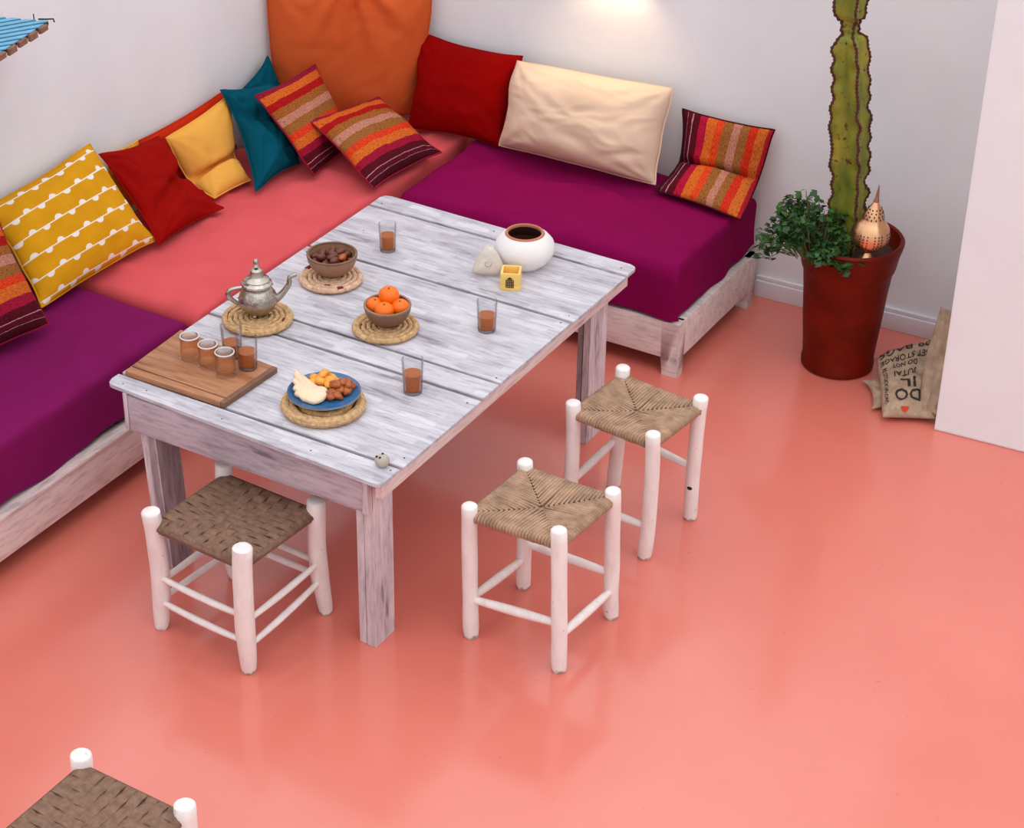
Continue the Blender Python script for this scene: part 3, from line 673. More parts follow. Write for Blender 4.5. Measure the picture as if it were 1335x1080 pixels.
# ================================================================== ON THE TABLE
def coil(cx, cy, R, turns, r, mat, label, z=TZ + .0022, patches=(), wob=.0, seed=0, pinkmat='wine'):
    t = thing('trivet', (cx, cy, z), label, 'trivet', 'woven straw trivets on the table')
    bm = B(); n = int(turns * 30)
    P = []
    for i in range(n + 1):
        a = i / n * turns * 2 * PI; rad = r * .8 + (R - r * 1.9) * (i / n)
        w_ = .0012 * math.sin(a * 13); P.append((cx + math.cos(a) * (rad + w_), cy + math.sin(a) * (rad + w_), z + r * .92 + wob * noise.noise(Vector((math.cos(a), math.sin(a), seed)))))
    tube(bm, P, [r * (1 + .10 * math.sin(i * 1.9)) for i in range(n + 1)], 7)
    co_ = obj('coil', bm, M[mat], t, sharp=80)
    bm = B()                                             # bound outer rim
    P = [(cx + math.cos(a) * (R - r), cy + math.sin(a) * (R - r), z + r) for a in [2 * PI * i / 64 for i in range(64)]]
    tube(bm, P, [r * (1.08 + .1 * math.sin(i * 2.1)) for i in range(64)], 8, closed=True); obj('rim', bm, M[mat], t)
    for a0, a1, rad, rt in patches:
        m = 6; P = [(cx + math.cos(a0 + (a1 - a0) * i / m) * rad, cy + math.sin(a0 + (a1 - a0) * i / m) * rad, z + r * 1.25) for i in range(m + 1)]
        obj('yarn_stitch', tube(B(), P, rt, 7), M[pinkmat], co_)
    return t
coil(-.794, .535, .106, 5.5, .0085, 'straw', 'coiled straw trivet with wine red specks under the silver teapot', patches=[(-1.35, -1.2, .092, .006), (2.4, 2.7, .08, .006), (2.9, 3.1, .07, .005), (.2, .4, .08, .005), (3.4, 3.6, .09, .005)], seed=1)
coil(-.753, .860, .098, 5, .0085, 'straw_pink', 'pale straw trivet with a wine red band under the brown date bowl', patches=[(-.75, -.55, .088, .0095), (2.95, 3.15, .09, .0095), (-1.3, -1.0, .062, .006)], seed=2)
coil(-.441, .689, .099, 5, .0085, 'straw', 'golden straw trivet under the bowl of mandarins', patches=[(3.5, 3.7, .07, .005), (-.2, 0, .055, .005)], seed=3)
coil(-.345, .228, .118, 3.2, .0125, 'straw', 'thick ring of plaited straw under the blue plate', patches=[], seed=4)

# silver teapot
tc_ = Vector((-.797, .545, TZ + .0196))
tp = thing('teapot', tc_, 'engraved silver teapot with domed lid and curved spout on its straw trivet', 'teapot')
bz = .009
obj('body', lathe(B(), [(0, bz), (.034, bz), (.038, bz + .003), (.050, bz + .014), (.0565, bz + .032), (.0575, bz + .044), (.053, bz + .060), (.045, bz + .072), (.039, bz + .078), (.039, bz + .083), (.043, bz + .087), (.043, bz + .0885), (.036, bz + .0885)], tc_, 40, fn=lambda a, z: 1 + .012 * math.sin(a * 10)), M['silver'], tp)
lid = obj('lid', lathe(B(), [(.040, bz + .088), (.0465, bz + .090), (.045, bz + .095), (.038, bz + .099), (.036, bz + .103), (.038, bz + .106), (.031, bz + .111), (.023, bz + .115), (.0205, bz + .119), (.0185, bz + .131), (.0175, bz + .136), (.011, bz + .141), (0, bz + .1445)], tc_, 36, fn=lambda a, z: 1 + (.03 * math.cos(a * 12) if z < bz + .1 else 0)), M['silver_plain'], tp, label='flared domed lid')
obj('finial', lathe(B(), [(.005, bz + .144), (.010, bz + .148), (.008, bz + .152), (.006, bz + .156), (.0085, bz + .161), (.008, bz + .167), (.005, bz + .171), (0, bz + .172)], tc_, 16), M['silver_plain'], lid)
sdv = Vector((.80, .60, 0)); P = []
for i in range(15):
    t = i / 14; x = .045 + .050 * min(1, t * 1.5) ** .8 + (.022 * max(0, (t - .85) / .15)); z = bz + .036 + .088 * t ** 1.35 if t < .86 else bz + .036 + .088 * .86 ** 1.35 + .008 * math.sin((t - .86) / .14 * PI / 2)
    P.append(tc_ + sdv * x + Vector((0, 0, z)))
obj('spout', tube(B(), P, [.014 - .0075 * (i / 14) ** .6 for i in range(15)], 12), M['silver_plain'], tp)
P = [tc_ - sdv * (.045 + .042 * math.sin(PI * min(1, t * 1.02)) ** .7) + Vector((0, 0, bz + .080 - .062 * t + .012 * math.sin(PI * t))) for t in [i / 14 for i in range(15)]]
obj('handle', tube(B(), P, [.0055 + .002 * math.sin(PI * i / 14) for i in range(15)], 10), M['silver_plain'], tp)
for a in (.3, 1.9, 3.4, 5.0): obj('foot', blob(B(), tc_ + Vector((math.cos(a) * .034, math.sin(a) * .034, .0062)), .0062, 2, (1.0, 1.0, 1.0)), M['silver_plain'], tp)

# serving board with battens and five glasses
bd = thing('serving_board', (-.75, .22, TZ), 'brown wooden serving board at the left end of the table', 'board')
q = [(-.922, .078), (-.576, .082), (-.566, .318), (-.936, .350)]
def bq(u, v): return tuple(Vector(q[0]).lerp(Vector(q[1]), u).lerp(Vector(q[3]).lerp(Vector(q[2]), u), v))
def bslab(u0, u1, v0, v1, z0, z1): return quadslab(B(), [bq(u0, v0), bq(u1, v0), bq(u1, v1), bq(u0, v1)], z0, z1, .0015)
obj('groove', bslab(.01, .95, .09, .14, TZ + .001, TZ + .009), M['dark'], bd, smooth=False)
for v0, v1 in ((0, .10), (.118, .52), (.524, 1)): obj('board_plank', bslab(0, .955, v0, v1, TZ, TZ + .016 + .0008 * (v0 < .2)), M['walnut'], bd, smooth=False)
obj('end_batten', bslab(.958, 1, 0, 1, TZ, TZ + .017), M['bowl_dark'], bd, smooth=False)
bh = TZ + .017
def glass(x, y, z, label, group, R=.0315, h=.098, level=.55, inverted=False, tint=True):
    g = thing('tea_glass', (x, y, z), label, 'glass', group); c = (x, y, z); th = .0016; bt = .010
    if not inverted:
        obj('tumbler', lathe(B(), [(0, .0005), (R * .84, .0005), (R * .86, .002), (R * .88, bt), (R, h), (R - th, h + .0006), (R * .88 - th, bt + .001), (0, bt)], c, 28), M['glass'], g)
        rl = R * (.88 + .12 * level) - th - .0005
        obj('tea', lathe(B(), [(0, bt + .0012), (R * .88 - th - .0006, bt + .0014), (rl, h * level), (0, h * level)], c, 28), M['tea'], g, label='amber mint tea')
        obj('thick_base', lathe(B(), [(0, .001), (R * .82, .001), (R * .86, bt - .001), (0, bt - .0012)], c, 24), M['glass_thick'], g)
    else:
        obj('tumbler', lathe(B(), [(R - th, .0), (R, .0005), (R * .92, h), (R * .86, h + .001), (0, h + .001)], c, 28), M['glass'], g)
        obj('thick_base', lathe(B(), [(R * .90, h - .008), (R * .915, h - .002), (R * .86, h + .002), (R * .74, h - .001), (R * .6, h - .0025), (0, h - .0015)], c, 28), M['glass_thick'], g)
        obj('glint_ring', tube(B(), [(x + math.cos(a) * R * .885, y + math.sin(a) * R * .885, z + h) for a in [2 * PI * i / 32 for i in range(32)]], .0021, 6, closed=True), M['rim_glint'], g, label='white ring painted as the bright glint of the rim')  # highlight of the glass edge built as a white ring
        if tint: obj('tea_film', lathe(B(), [(R * .93 - th, h * .25), (R * .885, h - .009), (0, h - .0095)], c, 28), M['tea_rest'], g, label='pale amber tint')
    return g
glass(-.717, 1.125, TZ, 'tea glass alone near the far end of the table, beside the date bowl', 'filled tea glasses', R=.029, h=.094, level=.58)
glass(-.186, .846, TZ, 'tea glass at the right edge of the table, below the candle', 'filled tea glasses', R=.0315, h=.098, level=.52)
glass(-.182, .432, TZ, 'tea glass at the right of the blue plate', 'filled tea glasses', R=.0315, h=.105, level=.58)
glass(-.638, .275, bh, 'filled tea glass at the right end of the serving board', 'filled tea glasses', level=.55)
glass(-.716, .308, bh, 'filled tea glass at the back of the serving board, nearest the teapot', 'filled tea glasses', level=.45)
for x, y, l in ((-.808, .233, 'low tea glass on the serving board, leftmost of three'), (-.735, .222, 'low tea glass on the serving board, middle of three'), (-.668, .212, 'low tea glass on the serving board, rightmost of three')):
    glass(x, y, bh, l, 'low tea glasses on the board', R=.030, h=.072, inverted=True)

# bowls
def bowl(x, y, z, R, H, mat, label, foot=.45, th=.006):
    b = thing('bowl', (x, y, z), label, 'bowl', 'brown bowls on the table')
    P = [(0, 0), (R * foot, 0), (R * (foot + .03), .003)]
    for i in range(1, 9):
        a = i / 8; P.append((R * (foot + (1 - foot) * math.sin(a * PI / 2) ** .85), .003 + (H - .003) * (1 - math.cos(a * PI / 2)) ** .8 if False else .003 + (H - .003) * a ** 1.25))
    I = [(r_ - th, max(z_, th)) for r_, z_ in reversed(P[3:])]; I[0] = (R - th, H + .001)
    obj('shell', lathe(B(), P + I + [(R * foot * .8, th + .001), (0, th)], (x, y, z), 40), M[mat], b)
    obj('rim', lathe(B(), [(R - th - .0005, H - .003), (R - th - .0005, H + .002), (R - th * .5, H + .0032), (R + .0006, H + .002), (R + .0006, H - .003)], (x, y, z), 40), M['bowl_dark' if mat == 'coconut' else 'coconut'], b)
    return b
tz = TZ + .0196
bowl(-.755, .872, tz, .078, .068, 'coconut', 'tan turned bowl of brown dates at the left edge of the table', .42)
rd = random.Random(3)
k = 0
for layer, n, rad in ((0, 8, .042), (1, 9, .055), (1, 4, .024), (2, 6, .036), (2, 2, .010)):
    for i in range(n):
        a = i / n * 2 * PI + layer + .4 * rd.random(); zz = tz + .034 + layer * .013 + rd.uniform(0, .004)
        bm = blob(B(), (0, 0, 0), .0135, 2, (1.5, .85, .8), Matrix.Rotation(rd.uniform(0, PI), 3, 'Z') @ Matrix.Rotation(rd.uniform(-.4, .4), 3, 'Y'), .16, 2.5, k)
        o = obj('date', bm, M['date' if k % 5 else 'amber_date'], None); o.location = (-.755 + math.cos(a) * rad, .872 + math.sin(a) * rad, zz); k += 1
        tag(o, 'dried brown date piled in the tan bowl', 'date', 'dates in the tan bowl')
ob = bowl(-.438, .697, tz, .070, .062, 'bowl_dark', 'dark brown bowl holding four mandarins at the middle of the table', .45)
for (dx, dy, dz, r_, l) in ((-.034, -.014, .056, .0275, 'left mandarin in the dark bowl, lying low'), (.008, -.030, .058, .0295, 'mandarin at the front of the dark bowl'), (.034, .014, .057, .0285, 'right mandarin in the dark bowl'), (-.006, .018, .084, .031, 'mandarin on top of the others in the dark bowl')):
    c = Vector((-.438 + dx, .697 + dy, tz + dz)); m = thing('mandarin', c - Vector((0, 0, r_ * .9)), l, 'mandarin', 'mandarins in the dark bowl')
    pe = obj('peel', blob(B(), c, r_, 3, (1, 1, .88), None, .03, 1.6, dx * 99), M['mandarin'], m)
    obj('stalk_scar', lathe(B(), [(.0035, -.001), (.003, .001), (0, .0015)], c + Vector((.004, -.006, r_ * .87)), 8), M['stalk'], m)

# blue plate with bread, apricots and sticky dates
pc = Vector((-.352, .243, TZ + .0265))
pl = thing('plate', pc, 'round blue glazed plate on the thick straw ring', 'plate')
obj('dish', lathe(B(), [(0, 0), (.055, 0), (.060, .002), (.092, .014), (.1015, .019), (.1022, .0205), (.100, .022), (.091, .0175), (.060, .008), (0, .0075)], pc, 48), M['blue'], pl)
obj('foot_ring', lathe(B(), [(.060, .0015), (.088, .0115), (.1018, .0188), (.1026, .0178), (.0885, .0095), (.062, .0)], pc, 48), M['clay_rim'], pl, label='unglazed clay underside')
def flat_bread():
    bm = B(); vr, uu = Vector((.865, .50, 0)), Vector((-.50, .865, 0))
    out = [(-.082, .064), (-.070, .056), (-.052, .042), (-.034, .026), (-.017, .012), (-.004, .008), (.008, .0), (.011, -.014), (.009, -.030), (.0, -.048), (-.010, -.058), (-.022, -.064), (-.034, -.062), (-.048, -.053), (-.058, -.050), (-.066, -.036), (-.078, -.030), (-.074, -.016), (-.084, -.008), (-.079, .010), (-.088, .020), (-.082, .034), (-.089, .048)]
    lo, hi, ct = [], [], Vector((-.042, -.012))
    for i, (a, b) in enumerate(out):
        j = .004 * noise.noise(Vector((i * 1.7, 0, 2))); p = pc + vr * (a + j) + uu * (b + j); zz = .0135 + .014 * max(0, (b + .05) / .1) ** 2 + max(0, (abs(a) - .055)) * .3
        lo.append(bm.verts.new(p + Vector((0, 0, zz)))); hi.append(bm.verts.new(p + Vector((0, 0, zz + .009))))
    mid = [bm.verts.new((v.co - (pc + vr * ct.x + uu * ct.y)) * .62 + (pc + vr * ct.x + uu * ct.y) + Vector((0, 0, .012 + .004 * noise.noise(v.co * 60)))) for v in hi]
    c = bm.verts.new(pc + vr * ct.x + uu * ct.y + Vector((0, 0, .034))); n = len(out)
    for i in range(n):
        k2 = (i + 1) % n; bm.faces.new((lo[i], lo[k2], hi[k2], hi[i])); bm.faces.new((hi[i], hi[k2], mid[k2], mid[i])); bm.faces.new((mid[i], mid[k2], c))
    bm.faces.new(list(reversed(lo))); bmesh.ops.recalc_face_normals(bm, faces=bm.faces)
    bmesh.ops.subdivide_edges(bm, edges=bm.edges, cuts=1, use_grid_fill=True, smooth=.3)
    return bm
tag(obj('flatbread', flat_bread(), M['bread'], None, pc + Vector((-.04, -.02, .02)), sharp=80), 'torn wedge of pale flatbread on the left of the blue plate', 'bread')
vr, uu = Vector((.865, .50, 0)), Vector((-.50, .865, 0))
for k, (a, b, z, r_) in enumerate(((-.028, .058, .022, .017), (-.006, .066, .026, .018), (.018, .060, .024, .016), (-.034, .036, .024, .015), (-.012, .040, .030, .018), (.012, .040, .028, .017), (-.004, .054, .042, .015), (.010, .022, .024, .014), (.036, .046, .022, .014))):
    bm = blob(B(), (0, 0, 0), r_ * 1.2, 2, (1.1, .8, .62), Matrix.Rotation(k * 1.3, 3, 'Z') @ Matrix.Rotation(.5 * math.sin(k), 3, 'X'), .5, 1.8, k + 20)
    o = obj('dried_apricot', bm, M['apricot'], None, sharp=80); o.location = pc + vr * a + uu * b + Vector((0, 0, z)); tag(o, 'orange dried apricot heaped at the back of the blue plate', 'apricot', 'dried apricots on the blue plate')
for k, (a, b, z, r_) in enumerate(((.030, .020, .022, .015), (.052, .030, .024, .016), (.070, .022, .022, .015), (.040, .002, .022, .015), (.062, .004, .022, .015), (.024, -.012, .020, .015), (.036, -.022, .020, .014), (.020, -.030, .018, .013), (.050, .016, .038, .014), (.032, .006, .036, .014), (.066, .014, .036, .013))):
    bm = blob(B(), (0, 0, 0), r_ * 1.15, 2, (1.3, .85, .75), Matrix.Rotation(k * 2.1, 3, 'Z') @ Matrix.Rotation(.4 * math.cos(k), 3, 'Y'), .35, 2.2, k + 50)
    o = obj('date', bm, M['amber_date'], None, sharp=80); o.location = pc + vr * a + uu * b + Vector((0, 0, z)); tag(o, 'sticky amber brown date on the right of the blue plate', 'date', 'dates on the blue plate')

# white vase, shell, candle, pebble
vc = Vector((-.300, 1.268, TZ)); va = thing('vase', vc, 'round white limewashed vase with bare terracotta lip at the far end', 'vase')
VP = [(0, 0), (.052, 0), (.056, .004), (.075, .020), (.091, .045), (.095, .062), (.090, .082), (.075, .100), (.062, .110)]
obj('body', lathe(B(), VP, vc, 48, fn=lambda a, z: 1 + .012 * math.sin(a + 1)), M['vase'], va)
obj('lip', lathe(B(), [(.062, .110), (.060, .114), (.056, .1155), (.053, .113), (.0525, .106)], vc, 40), M['terracotta'], va, label='bare terracotta lip')
obj('inside', lathe(B(), [(.0525, .107), (.060, .095), (.078, .065), (.070, .045), (.04, .039), (0, .038)], vc, 36), M['inside'], va)
tag(obj('pebble', blob(B(), vc + Vector((.010, -.030, .058)), .021, 2, (1.2, .9, .8), None, .25, 2, 3), M['shell'], None, vc + Vector((.010, -.030, .040))), 'pale stone lying inside the white vase', 'stone')
cc = Vector((-.262, 1.120, TZ)); cd = thing('candle_holder', cc, 'small square honey yellow wax lantern with a dark lattice window', 'candle holder')
def cbox(h, s, a, b, c2, d, z0, z1, mat, name, **k):
    R = Matrix.Rotation(.42, 3, 'Z'); P = []
    for z in (z0, z1):
        for x, y in ((a, c2), (b, c2), (b, d), (a, d)):
            p = R @ Vector((x, y, 0)); P.append((cc.x + p.x, cc.y + p.y, TZ + z))
    return P
W_ = .030; T_ = .006; HH = .058
bm = B()
for a, b, c2, d, z0, z1 in ((-W_, W_, -W_, W_, 0, .018), (-W_, W_, -W_, -W_ + T_, .018, HH), (-W_, W_, W_ - T_, W_, .018, HH), (-W_, -W_ + T_, -W_ + T_, W_ - T_, .018, HH), (W_ - T_, W_, -W_ + T_, W_ - T_, .018, HH)):
    hexa(bm, cbox(0, 0, a, b, c2, d, z0, z1, None, ''), .0015)
wb = obj('wax_box', bm, M['wax'], cd)
bm = B()
def cb(a, b, z0, z1): hexa(bm, cbox(0, 0, a, b, -W_ - .0012, -W_ + .0008, z0, z1, None, ''))
for a in (-.012, -.0065, -.001, .0045, .010): cb(a - .0012, a + .0012, .012, .036 + .008 * (1 - abs(a + .001) / .014))
for z in (.012, .018, .024, .030, .036): cb(-.0135, .0115, z - .0011, z + .0011)
cb(-.009, .007, .040, .043); cb(-.0045, .0025, .044, .0465)
obj('lattice_print', bm, M['soot'], cd, smooth=False, label='dark arched lattice window')
sh = Vector((-.352, 1.135, TZ)); bm = B(); R = Matrix.Rotation(.45, 3, 'Z') @ Matrix.Rotation(math.radians(62), 3, 'X')
out = [(-.052, 0), (-.046, .026), (-.030, .064), (-.012, .088), (.010, .084), (.030, .062), (.044, .034), (.047, .008), (.030, -.002), (-.02, -.004)]
res = []
ctr = Vector((0, .036, 0))
for zz, sc in ((-.006, .9), (0, 1), (.007, .86), (.011, .5)):
    res.append([bm.verts.new(sh + R @ (ctr + (Vector((a, b, 0)) - ctr) * sc + Vector((0, 0, zz))) + Vector((0, 0, .012))) for a, b in out])
for r0, r1 in zip(res, res[1:]):
    for i in range(len(out)): bm.faces.new((r0[i], r0[(i + 1) % len(out)], r1[(i + 1) % len(out)], r1[i]))
bm.faces.new(list(reversed(res[0]))); c = bm.verts.new(sh + R @ (ctr + Vector((0, 0, .012))) + Vector((0, 0, .012)))
for i in range(len(out)): bm.faces.new((res[-1][i], res[-1][(i + 1) % len(out)], c))
bmesh.ops.subdivide_edges(bm, edges=bm.edges, cuts=1, use_grid_fill=True, smooth=.6)
so = tag(obj('shell', bm, M['shell'], None, sh, sharp=85), 'flat pale shell shaped stone leaning on the white vase, left of the candle', 'shell')
bm = B(); P = [sh + R @ (ctr + Vector((-.004 + math.cos(a) * .0022 * a, -.004 + math.sin(a) * .0022 * a, .0118)) ) + Vector((0, 0, .012)) for a in [.6 + i * .35 for i in range(18)]]
obj('swirl', tube(bm, P, .0010, 5), M['clay_rim'], so, label='faint dark swirl')
pb = Vector((-.045, .066, TZ)); po = thing('pebble', pb, 'small grey stone with dark holes at the near corner of the table', 'stone')
st_ = obj('stone', blob(B(), pb + Vector((0, 0, .017)), .021, 3, (1.0, .95, .85), None, .12, 1.7, 8), M['pebble'], po)
for dx, dy, dz in ((-.012, -.008, .030), (-.001, -.009, .0305), (-.002, .006, .0345)): obj('hole', blob(B(), pb + Vector((dx, dy, dz)), .0040, 1), M['hole'], po)

# ================================================================== CACTUS POT
pt = Vector((.434, 2.206, 0)); pot = thing('plant_pot', pt, 'tall oxblood red clay pot with flared rim by the back wall', 'pot')
PP = [(0, 0), (.116, 0), (.124, .006), (.125, .026), (.121, .034), (.126, .10), (.135, .20), (.142, .30), (.149, .375), (.155, .385), (.158, .395), (.165, .44), (.175, .475), (.177, .490), (.171, .498), (.162, .494), (.154, .46), (.144, .44)]
obj('vessel', lathe(B(), [(r_, z_) for r_, z_ in PP], pt, 56, fn=lambda a, z: 1 + .012 * math.sin(2 * a + 1) + .006 * noise.noise(Vector((math.cos(a) * 2, math.sin(a) * 2, z * 6)))), M['pot'], pot)
obj('soil', lathe(B(), [(.146, .440), (.10, .452), (.05, .448), (0, .455)], pt, 30), M['soil'], pot)
# cactus
cb0 = Vector((.420, 2.203, .44)); ctop = Vector((.338, 2.155, 1.62))
ca = thing('cactus', cb0, 'tall ribbed green columnar cactus with a narrow waist rising out of the red pot', 'cactus')
NR = 4; A0 = math.radians(-46)
def crad(s):
    segs = [(0, .062), (.18, .066), (.33, .070), (.52, .067), (.612, .064), (.636, .060), (.647, .048), (.650, .031), (.658, .027), (.667, .034), (.675, .027), (.684, .033), (.692, .029), (.695, .046), (.712, .057), (.80, .062), (.95, .058), (.985, .04), (1, .008)]
    for (a, x), (b, y) in zip(segs, segs[1:]):
        if a <= s <= b: t = (s - a) / (b - a); return x + (y - x) * (t * t * (3 - 2 * t))
    return .01
bm = B(); rings = []; edges_ = [[] for _ in range(NR)]; ns = 230; seg = NR * 8
for i in range(ns + 1):
    s = i / ns; c = cb0.lerp(ctop, s) + Vector((.006 * math.sin(s * 5), .004 * math.sin(s * 7), 0)); R0 = crad(s); ring = []
    for k_ in range(seg):
        a = 2 * PI * k_ / seg; ph = (k_ % 8) / 8; d = min(ph, 1 - ph) * 2            # 0 at a rib
        rib = k_ // 8 if ph < .5 else (k_ // 8 + 1) % NR
        wv = (.16 * noise.noise(Vector((s * 26, rib * 5.1, 1))) + .05 * math.sin(s * 110 + rib)) * (1 - d) ** 3
        rr_ = R0 * (.94 * (1 - .46 * d ** .62) + wv)
        tw = A0 + .05 * math.sin(s * 8 + rib) + .22 * noise.noise(Vector((s * 24, rib * 3.3, 7))) * max(0, 1 - d * 1.3); p = c + Vector((math.cos(a + tw), math.sin(a + tw), 0)) * rr_
        ring.append(bm.verts.new(p))
        if k_ % 8 == 0: edges_[k_ // 8].append(p + (p - c).normalized() * .001)
    rings.append(ring)
for r0, r1 in zip(rings, rings[1:]):
    for k_ in range(seg): bm.faces.new((r0[k_], r0[(k_ + 1) % seg], r1[(k_ + 1) % seg], r1[k_]))
bm.faces.new(rings[-1])
cc_ = obj('column', bm, M['cactus'], ca, sharp=75)
for e in edges_: obj('rib_edge', tube(B(), e, [.0046 + .0022 * math.sin(i * 2.4) for i in range(len(e))], 6), M['cork'], cc_, label='corky brown rib edge')
tag(ca, kind=None)
# leafy herb
hc = Vector((.352, 2.105, .455)); he = thing('leafy_plant', hc, 'bushy small green leafy plant at the foot of the cactus, spilling over the pot rim', 'plant')
def leaf_mesh():
    bm = B(); P = [(0, 0), (.35, .28), (.28, .55), (.62, .62), (.42, .82), (0, 1.12), (-.42, .82), (-.62, .62), (-.28, .55), (-.35, .28)]
    vs = [bm.verts.new((x * .020, y * .020, .0035 * (1 - abs(x) * 2) - .004 * (y - .5) ** 2)) for x, y in P]; c = bm.verts.new((0, .55 * .020, .004))
    for i in range(len(P)): bm.faces.new((vs[i], vs[(i + 1) % len(P)], c))
    me = bpy.data.meshes.new('leaf'); bm.to_mesh(me); bm.free()
    for p in me.polygons: p.use_smooth = True
    return me
lm1, lm2 = leaf_mesh(), leaf_mesh(); lm1.materials.append(M['leaf']); lm2.materials.append(M['leaf2'])
rl = random.Random(5); sb = B(); anchors = []
CR = Vector((.865, .50, 0)); CT = Vector((-.50, .865, 0))
for i in range(150):
    a = rl.uniform(-.155, .085) if i > 10 else rl.uniform(-.20, -.13); b = rl.uniform(-.085, .05); h_ = rl.uniform(.02, .19) * (1 - abs(a + .05) / .26) + .02
    if i <= 8: h_ = rl.uniform(-.035, .03); a = rl.uniform(-.205, -.16); b = rl.uniform(-.05, .02)
    if a > -.02 and i % 3: h_ = rl.uniform(-.02, .05); b = rl.uniform(-.15, -.05); a = rl.uniform(-.04, .095)
    base = hc + CR * (a * .45) + CT * (b * .5 - .01); tip = hc + CR * a + CT * b + Vector((0, 0, .02 + h_))
    m = base.lerp(tip, .55) + Vector((0, 0, .018)); P = [base.lerp(m, t / 3) for t in range(3)] + [m.lerp(tip, t / 3) for t in range(4)]
    tube(sb, P, .0014, 4); anchors.append((m, tip))
obj('stems', sb, M['stem'], he, kind='stuff')
cnt = 0
for m, tip in anchors:
    for j in range(5):
        p = m.lerp(tip, rl.uniform(.3, 1.12)) + Vector((rl.uniform(-1, 1), rl.uniform(-1, 1), rl.uniform(-.4, .8))) * .016
        o = bpy.data.objects.new('leaf', lm1 if rl.random() < .6 else lm2); COL.objects.link(o); o.parent = he; o.location = p - hc
        o.rotation_euler = (rl.uniform(-.7, .7), rl.uniform(-.7, .7), rl.uniform(0, 2 * PI)); s = rl.uniform(.8, 1.55); o.scale = (s, s, s); cnt += 1
# brass lantern leaning in the pot
lc = Vector((.523, 2.118, .470)); K = 1.27; lax = Vector((.05, .02, 1)); la = thing('lantern', lc, 'small pierced rose brass onion lantern with a pointed spire, stuck in the red pot', 'lantern')
ff = lambda a, z: 1 + .035 * abs(math.cos(a * 4)) 
obj('foot', lathe(B(), [(a * K, b * K) for a, b in [(0, .0), (.020, .0), (.021, .004), (.014, .012), (.010, .022), (.013, .028)]], lc, 24, axis=lax), M['brass'], la)
LP = [(.013, .028), (.026, .034), (.040, .046), (.049, .062), (.050, .076), (.046, .092), (.036, .108), (.028, .118), (.027, .122), (.024, .134), (.017, .148), (.010, .160), (.006, .168)]; LP = [(a * K, b * K) for a, b in LP]
lb = obj('body', lathe(B(), LP, lc, 48, fn=ff, axis=lax), M['brass'], la)
obj('spire', lathe(B(), [(a * K, b * K) for a, b in [(.007, .166), (.008, .170), (.0055, .176), (.004, .190), (.0015, .212), (0, .216)]], lc, 14, axis=lax), M['rusty'], la, label='dark pointed spire')
hb = B()
def lr(z):
    for (r0, a), (r1, b) in zip(LP, LP[1:]):
        if a <= z <= b: return r0 + (r1 - r0) * (z - a) / (b - a)
    return LP[-1][0]
def holes(z, n, ph, s, only=None):
    for i in range(n):
        a = ph + 2 * PI * i / n
        if only and not only(a): continue
        r_ = lr(z) * ff(a, z); blob(hb, lc + lax * z + Vector((math.cos(a) * r_, math.sin(a) * r_, 0)), s, 1, (.8, .8, 1.25))
for z in (.124, .132, .140, .148): holes(z * K, 14 - int((z - .12) * 120), z * 90, .0034)
for z in (.054, .062, .070, .078, .086): holes(z * K, 32, (z * 1000 % 2) * .1, .0030, lambda a: abs(math.cos(a * 4)) > .55)
obj('pierced_holes', hb, M['hole'], lb, kind='stuff', label='dark pierced holes')

# ================================================================== BURLAP SACK
sk = thing('burlap_sack', (.70, 2.1, 0), 'crumpled printed burlap sack on the floor against the white pillar', 'sack')
body = Pad([((.570, 2.205, .060), (.745, 2.39, .115)), ((.635, 2.075, .050), (.79, 2.20, .050)), ((.713, 1.912, .024), (.868, 1.995, .024))], front=.040, back=.022, seed=41, wr=.010, pinch=.02, power=5)
cl_ = obj('cloth', body.mesh(34), M['burlap'], sk, sharp=80)
under = Pad([((.565, 2.110, .02), (.70, 2.29, .02)), ((.66, 1.955, .016), (.80, 2.05, .016))], front=.018, back=.015, seed=43, wr=.012, pinch=.10, power=4)
obj('fold', under.mesh(22), M['burlap'], sk, sharp=80)
flap = Pad([((.745, 2.30, .27), (.840, 2.33, .275)), ((.755, 2.17, .165), (.852, 2.25, .15)), ((.785, 2.06, .075), (.860, 2.12, .06)), ((.82, 1.99, .04), (.866, 2.00, .035))], front=.022, back=.014, seed=44, wr=.010, pinch=.03, power=4)
obj('flap', flap.mesh(26), M['burlap'], sk, sharp=80, label='upright fold of the sack')
def lettering(txt, u0, u1, v0, v1, pad=body, name='lettering', flip=True, mat='ink', turn=False):
    cu = bpy.data.curves.new('t', 'FONT'); cu.body = txt; cu.resolution_u = 2; cu.offset = .012; to = bpy.data.objects.new('t', cu); COL.objects.link(to)
    bpy.context.view_layer.update(); dg = bpy.context.evaluated_depsgraph_get(); me = bpy.data.meshes.new_from_object(to.evaluated_get(dg)); bpy.data.objects.remove(to); bpy.data.curves.remove(cu)
    bm = B(); bm.from_mesh(me); bpy.data.meshes.remove(me)
    bmesh.ops.triangulate(bm, faces=bm.faces); bmesh.ops.subdivide_edges(bm, edges=[e for e in bm.edges if e.calc_length() > .25], cuts=2)
    xs = [v.co.x for v in bm.verts]; ys = [v.co.y for v in bm.verts]; a, b, c, d = min(xs), max(xs), min(ys), max(ys)
    for v in bm.verts:
        s, t = (v.co.x - a) / (b - a), (v.co.y - c) / (d - c)
        if turn: s, t = t, 1 - s
        if flip: s, t = 1 - s, 1 - t                     # the sack lies upside down to the viewer
        v.co = pad.at(u0 + (u1 - u0) * s, v1 - (v1 - v0) * t, 1, .0022)
    obj(name, bm, M[mat], cl_, smooth=False)
lettering('100 BAGS', .04, .90, .085, .19)
lettering('SET STORAGE', .04, .82, .235, .31)
lettering('DO NOT', .22, .64, .34, .40)
lettering('JUTAI', .24, .64, .43, .53)
lettering('IL', .34, .62, .57, .68)
lettering('DO', .24, .70, .71, .85)
